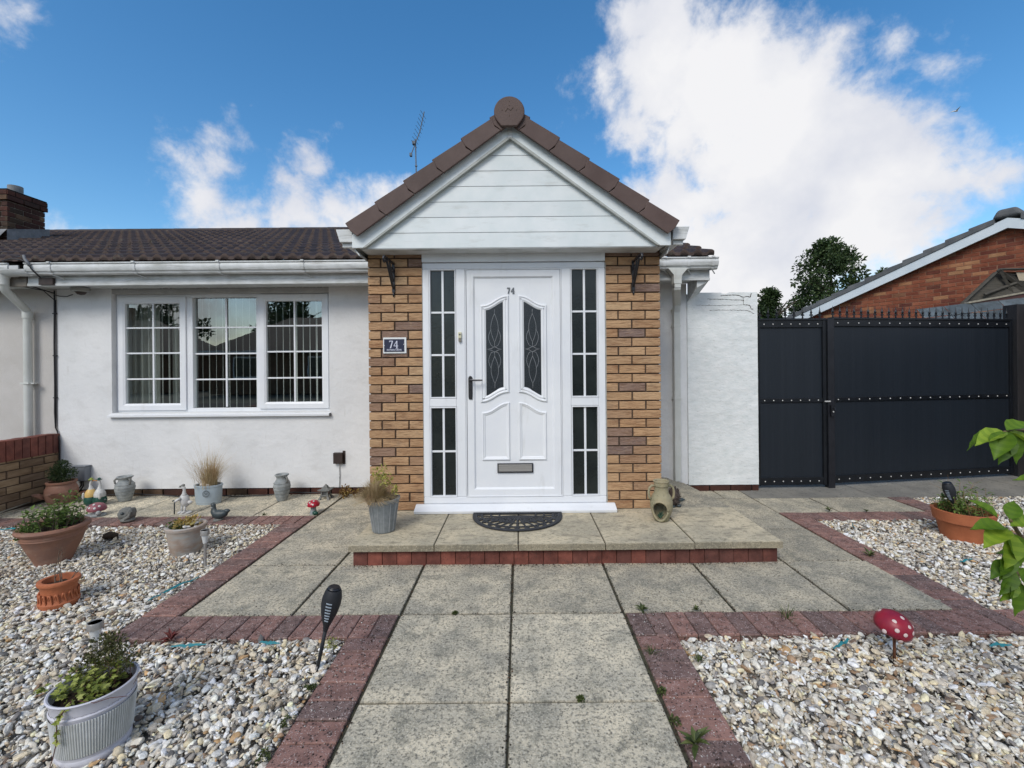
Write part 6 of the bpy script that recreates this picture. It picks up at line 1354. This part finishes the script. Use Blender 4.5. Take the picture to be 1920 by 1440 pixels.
LV = [((1.645,1.5,1.10),(-1,-.1,-.25),.115,.075),((1.64,1.49,1.10),(-.75,-.35,-.7),.115,.08),((1.645,1.5,1.095),(-.35,-.3,-1),.11,.08),((1.65,1.5,1.10),(.2,-.3,-1),.11,.08),((1.65,1.5,1.105),(.7,0,.25),.10,.075),((1.65,1.53,1.10),(-.5,.6,-.6),.11,.07),((1.66,1.5,1.10),(.8,-.3,-.6),.12,.08),
      ((1.645,1.5,.775),(-1,-.1,.15),.125,.075),((1.65,1.5,.77),(-1,-.35,-.25),.13,.08),((1.655,1.5,.76),(-.25,-.3,-1),.13,.09),((1.66,1.5,.78),(.7,-.2,.2),.12,.08),((1.64,1.52,.80),(-.4,.3,.5),.09,.06),((1.66,1.5,.80),(.5,.3,.6),.09,.06),((1.65,1.5,.76),(.3,-.3,-1),.12,.08),
      ((1.66,1.5,.66),(-.9,-.2,-.4),.10,.06),((1.66,1.5,.64),(-.55,-.3,-1),.105,.07),((1.67,1.5,.60),(-.1,-.3,-1),.12,.085),((1.67,1.5,.60),(-.6,-.2,-.9),.09,.06),((1.68,1.5,.64),(.5,-.3,-.8),.12,.08),((1.65,1.5,.70),(-.4,-.3,-.9),.11,.075)]
for _ in range(34):
    b_ = RR.choice(br); u = RR.uniform(.35,.95)*(len(b_)-1); k = int(u); p = Vector(b_[k]).lerp(Vector(b_[min(k+1,len(b_)-1)]), u-k)
    if p.x > 1.80: LV.append((tuple(p), (RR.gauss(0,1),RR.gauss(0,1),RR.gauss(-.3,.5)), RR.uniform(.09,.13), RR.uniform(.06,.08)))
for i, (p, d, l_, w_) in enumerate(LV):
    m = MB(); m.tint = RR.random()*.85; bigleaf(m, p, d, (0,-.35,1) if abs(Vector(d).normalized().z) < .8 else (0,-1,.3), l_, w_); m.build('leaf', leaf_big, t, smooth=180)

# ------------------------------------------------------------------ weeds, membrane strips, chips
def weed(x, y, h, label, kind='tuft', m_=weed_m):
    t = thing('weed', (x,y,0), label, 'weed', 'weeds growing in the paving joints'); f = MB()
    if kind == 'grass': blades(f, (x,y,0), 26, h, h*1.1, .005, RR, .6)
    elif kind == 'mat': foliage(f, [(x+RR.gauss(0,h*.35),y+RR.gauss(0,h*.5),.006,h*.35) for _ in range(6)], 26, .008, RR, .8, .8)
    else:
        for i in range(16):
            a = RR.uniform(0,2*pi); f.tint = RR.random(); leaf(f, (x,y,.005+h*.3*RR.random()), (cos(a),sin(a),RR.uniform(.2,1.4)), (0,0,1), h*RR.uniform(.5,1), h*.28)
    f.build('leaves', m_, t); return t
weed(.603, 1.545, .075, 'largest broad leaved weed by the right path edging near the bottom of the photo')
weed(.572, 1.66, .03, 'low mat of moss just behind the large broad leaved weed', 'mat'); weed(.575, 1.80, .02, 'small moss patch halfway up the right path joint', 'mat')
weed(1.40, 2.33, .085, 'pale grassy weed growing on the red bricks below the step end', 'grass'); weed(.60, 2.05, .05, 'tiny dark weed on the right path edging bricks', 'grass')
weed(2.41, 3.06, .06, 'fresh green leafy weed on the brick strip right of the step')
weed(-.905, 2.135, .05, 'round mossy cushion in the corner behind the tall black torch', 'mat', leaf_ivy)
weed(-.89, 1.52, .03, 'moss clump along the left path edging near the bottom', 'mat'); weed(-.89, 1.66, .03, 'thin moss patch beside the left path edging', 'mat'); weed(-.88, 1.85, .02, 'little moss patch by the left edging below the torch', 'mat')
weed(.655, 2.40, .05, 'small dark weed where slabs meet the right edging bricks'); weed(.95, 2.40, .035, 'tiny weed in the slab joint right of centre'); weed(-.36, 2.40, .016, 'yellow green moss in the slab joint left of the path centre', 'mat'); weed(.235, 1.77, .022, 'small moss tuft in the path joint right of centre', 'mat')
weed(2.80, 4.01, .05, 'dark little weed on the brick strip before the narrow gate'); weed(3.12, 3.99, .035, 'weed at the far brick strip left of the orange pot')
weed(-1.72, 2.17, .06, 'dark red leafed weed at the near edge of the left brick strip', 'tuft', leafmat('dark red leaf', (.08,.01,.012,1), (.14,.02,.02,1), (.2,.05,.04,1), .2))
weed(-2.35, 4.06, .04, 'sprig of pale weed behind the dark duck', 'grass'); weed(.80, 2.0, .045, 'thin dark weed at the corner of the right gravel bed', 'grass')
for (x, y, ln_, a, lb_) in ((-1.60,2.13,.16,5,'teal membrane strip showing in the gravel below the left brick strip'),(-1.22,2.145,.10,-4,'short teal membrane strip nearer the tall torch'),(-2.11,2.70,.30,74,'long teal membrane strip beside the left brick strip'),(-4.30,3.74,.25,2,'teal membrane edge by the far left brick strip'),(1.52,2.10,.14,28,'teal membrane strip left of the red mushroom stake'),(2.25,2.08,.10,-5,'teal membrane scrap right of the red mushroom stake'),(2.74,3.64,.16,60,'teal membrane scrap in the corner of the middle right gravel'),(3.0,2.98,.14,20,'teal scrap in the middle right gravel')):
    t = thing('membrane_strip', (x,y,0), lb_, 'membrane', 'teal membrane strips poking through the gravel'); m = MB(); a = R(a); n = 10; vs = []
    for i in range(n+1):
        u = (i/n-.5)*ln_; w_ = .0065*(1-abs(i/n-.5)*1.3)+.002*mnoise.noise(Vector((i,x,y))); z = .004+.010*mnoise.noise(Vector((i*.6,x*5,1)))+.006
        c_ = Vector((x+u*cos(a), y+u*sin(a), z)); s_ = Vector((-sin(a), cos(a), .7))*w_; vs += [tuple(c_-s_), tuple(c_+s_)]
    m.add(vs, [(2*i,2*i+2,2*i+3,2*i+1) for i in range(n)]); m.build('sheet', teal, t, smooth=180)
chips = [(-1.02,2.63,'on the slab behind the tall torch'),(1.455,2.50,'on the slab in front of the step end'),(2.28,2.42,'at the pointed end of the right slabs'),(-.46,1.99,'lower on the left path slab'),(.02,3.0-.03,'by the foot of the brick riser'),(-1.32,2.39,'on the left brick strip'),(2.62,4.0,'on the far right brick strip'),(1.30,2.56,'next to the slab joint right of centre')]
for (x, y, w_) in chips:
    m = MB(); m.blob((0,0,.004),(.013,.009,.004),10,6,.3,2,int(x*10)); o = m.build('stone_chip', shell, smooth=180, origin=(x,y,.004), local=True); tag(o, 'stray white stone chip '+w_, 'stone', 'stray white stone chips on the paving')
    o.location = (x,y,.002)
t = thing('mud_lump', (-3.27,3.53,0), 'dark brown lump lying in the gravel right of the terracotta bowl', 'lump'); m = MB(); m.blob((-3.27,3.53,.02),(.055,.04,.028),20,12,.4,3,3); m.build('lump_body', soil, t, smooth=180)
for (p0, p1, lb_) in (((-4.90,4.42,.03),(-4.80,3.9,.01),'long bleached stick along the foot of the low brick wall'),((-4.83,4.35,.01),(-4.72,3.9,.03),'second pale stick lying beside the low brick wall')):
    t = thing('stick', p0, lb_, 'stick'); m = MB(); m.tube([p0, ((p0[0]+p1[0])/2+.01,(p0[1]+p1[1])/2,.03), p1], .008, 6); m.build('cane', rope, t, smooth=180)
# grit, crumbs and dead leaf bits in the joints and along the foot of the step and wall
def grit():
    m = MB(); rr = random.Random(5)
    def bit(x, y, z, k):
        m.tint = rr.random(); m.mi = k; q = rr.uniform(.002,.0055); a = rr.uniform(0,pi); h = rr.uniform(.001,.004)
        P = [(x+q*rr.uniform(.5,1)*cos(a+j*pi/2.5), y+q*rr.uniform(.5,1)*sin(a+j*pi/2.5)) for j in range(5)]
        m.add([(px,py,z) for px,py in P]+[(x+(px-x)*.6,y+(py-y)*.6,z+h) for px,py in P], [(j,(j+1)%5,(j+1)%5+5,j+5) for j in range(5)]+[(5,6,7,8,9)])
    for _ in range(520): x = rr.uniform(-1.2,1.85); bit(x, 2.995-abs(rr.gauss(0,.018)), .0008, rr.choice((0,0,1,2)))
    for _ in range(420): bit(rr.choice(XS)+rr.gauss(0,.008), rr.uniform(2.4,3.02), .001, rr.choice((0,0,2)))
    for _ in range(360): bit(rr.choice((-.655,-.052,.558))+rr.gauss(0,.010), rr.uniform(1.2,2.4), .001, rr.choice((0,0,2)))
    for _ in range(420): bit(rr.uniform(-1.85,2.37), rr.choice((2.397,3.015))+rr.gauss(0,.010), .001, rr.choice((0,0,2)))
    for _ in range(420): bit(rr.uniform(-4.8,-1.3), 4.72-abs(rr.gauss(0,.03)), .001, rr.choice((0,0,2)))
    for _ in range(260): bit(rr.uniform(-1.85,2.3), rr.uniform(1.3,4.0) if rr.random() < .3 else rr.uniform(2.4,3.0), .0012, rr.choice((0,1,2)))
    for _ in range(260): bit(rr.uniform(-.85,-.67) if rr.random() < .5 else rr.uniform(.58,.76), rr.uniform(1.3,2.4), .006, rr.choice((0,1,1,2)))
    o = m.build('grit', [soil, shell, mat('dead leaf crumb', (.16,.08,.035,1), (.09,.05,.03,1), rough=.9, nscale=40)])
    tag(o, 'dark grit and pale crumbs scattered in the paving joints and below the step', 'grit', kind='stuff')
grit()
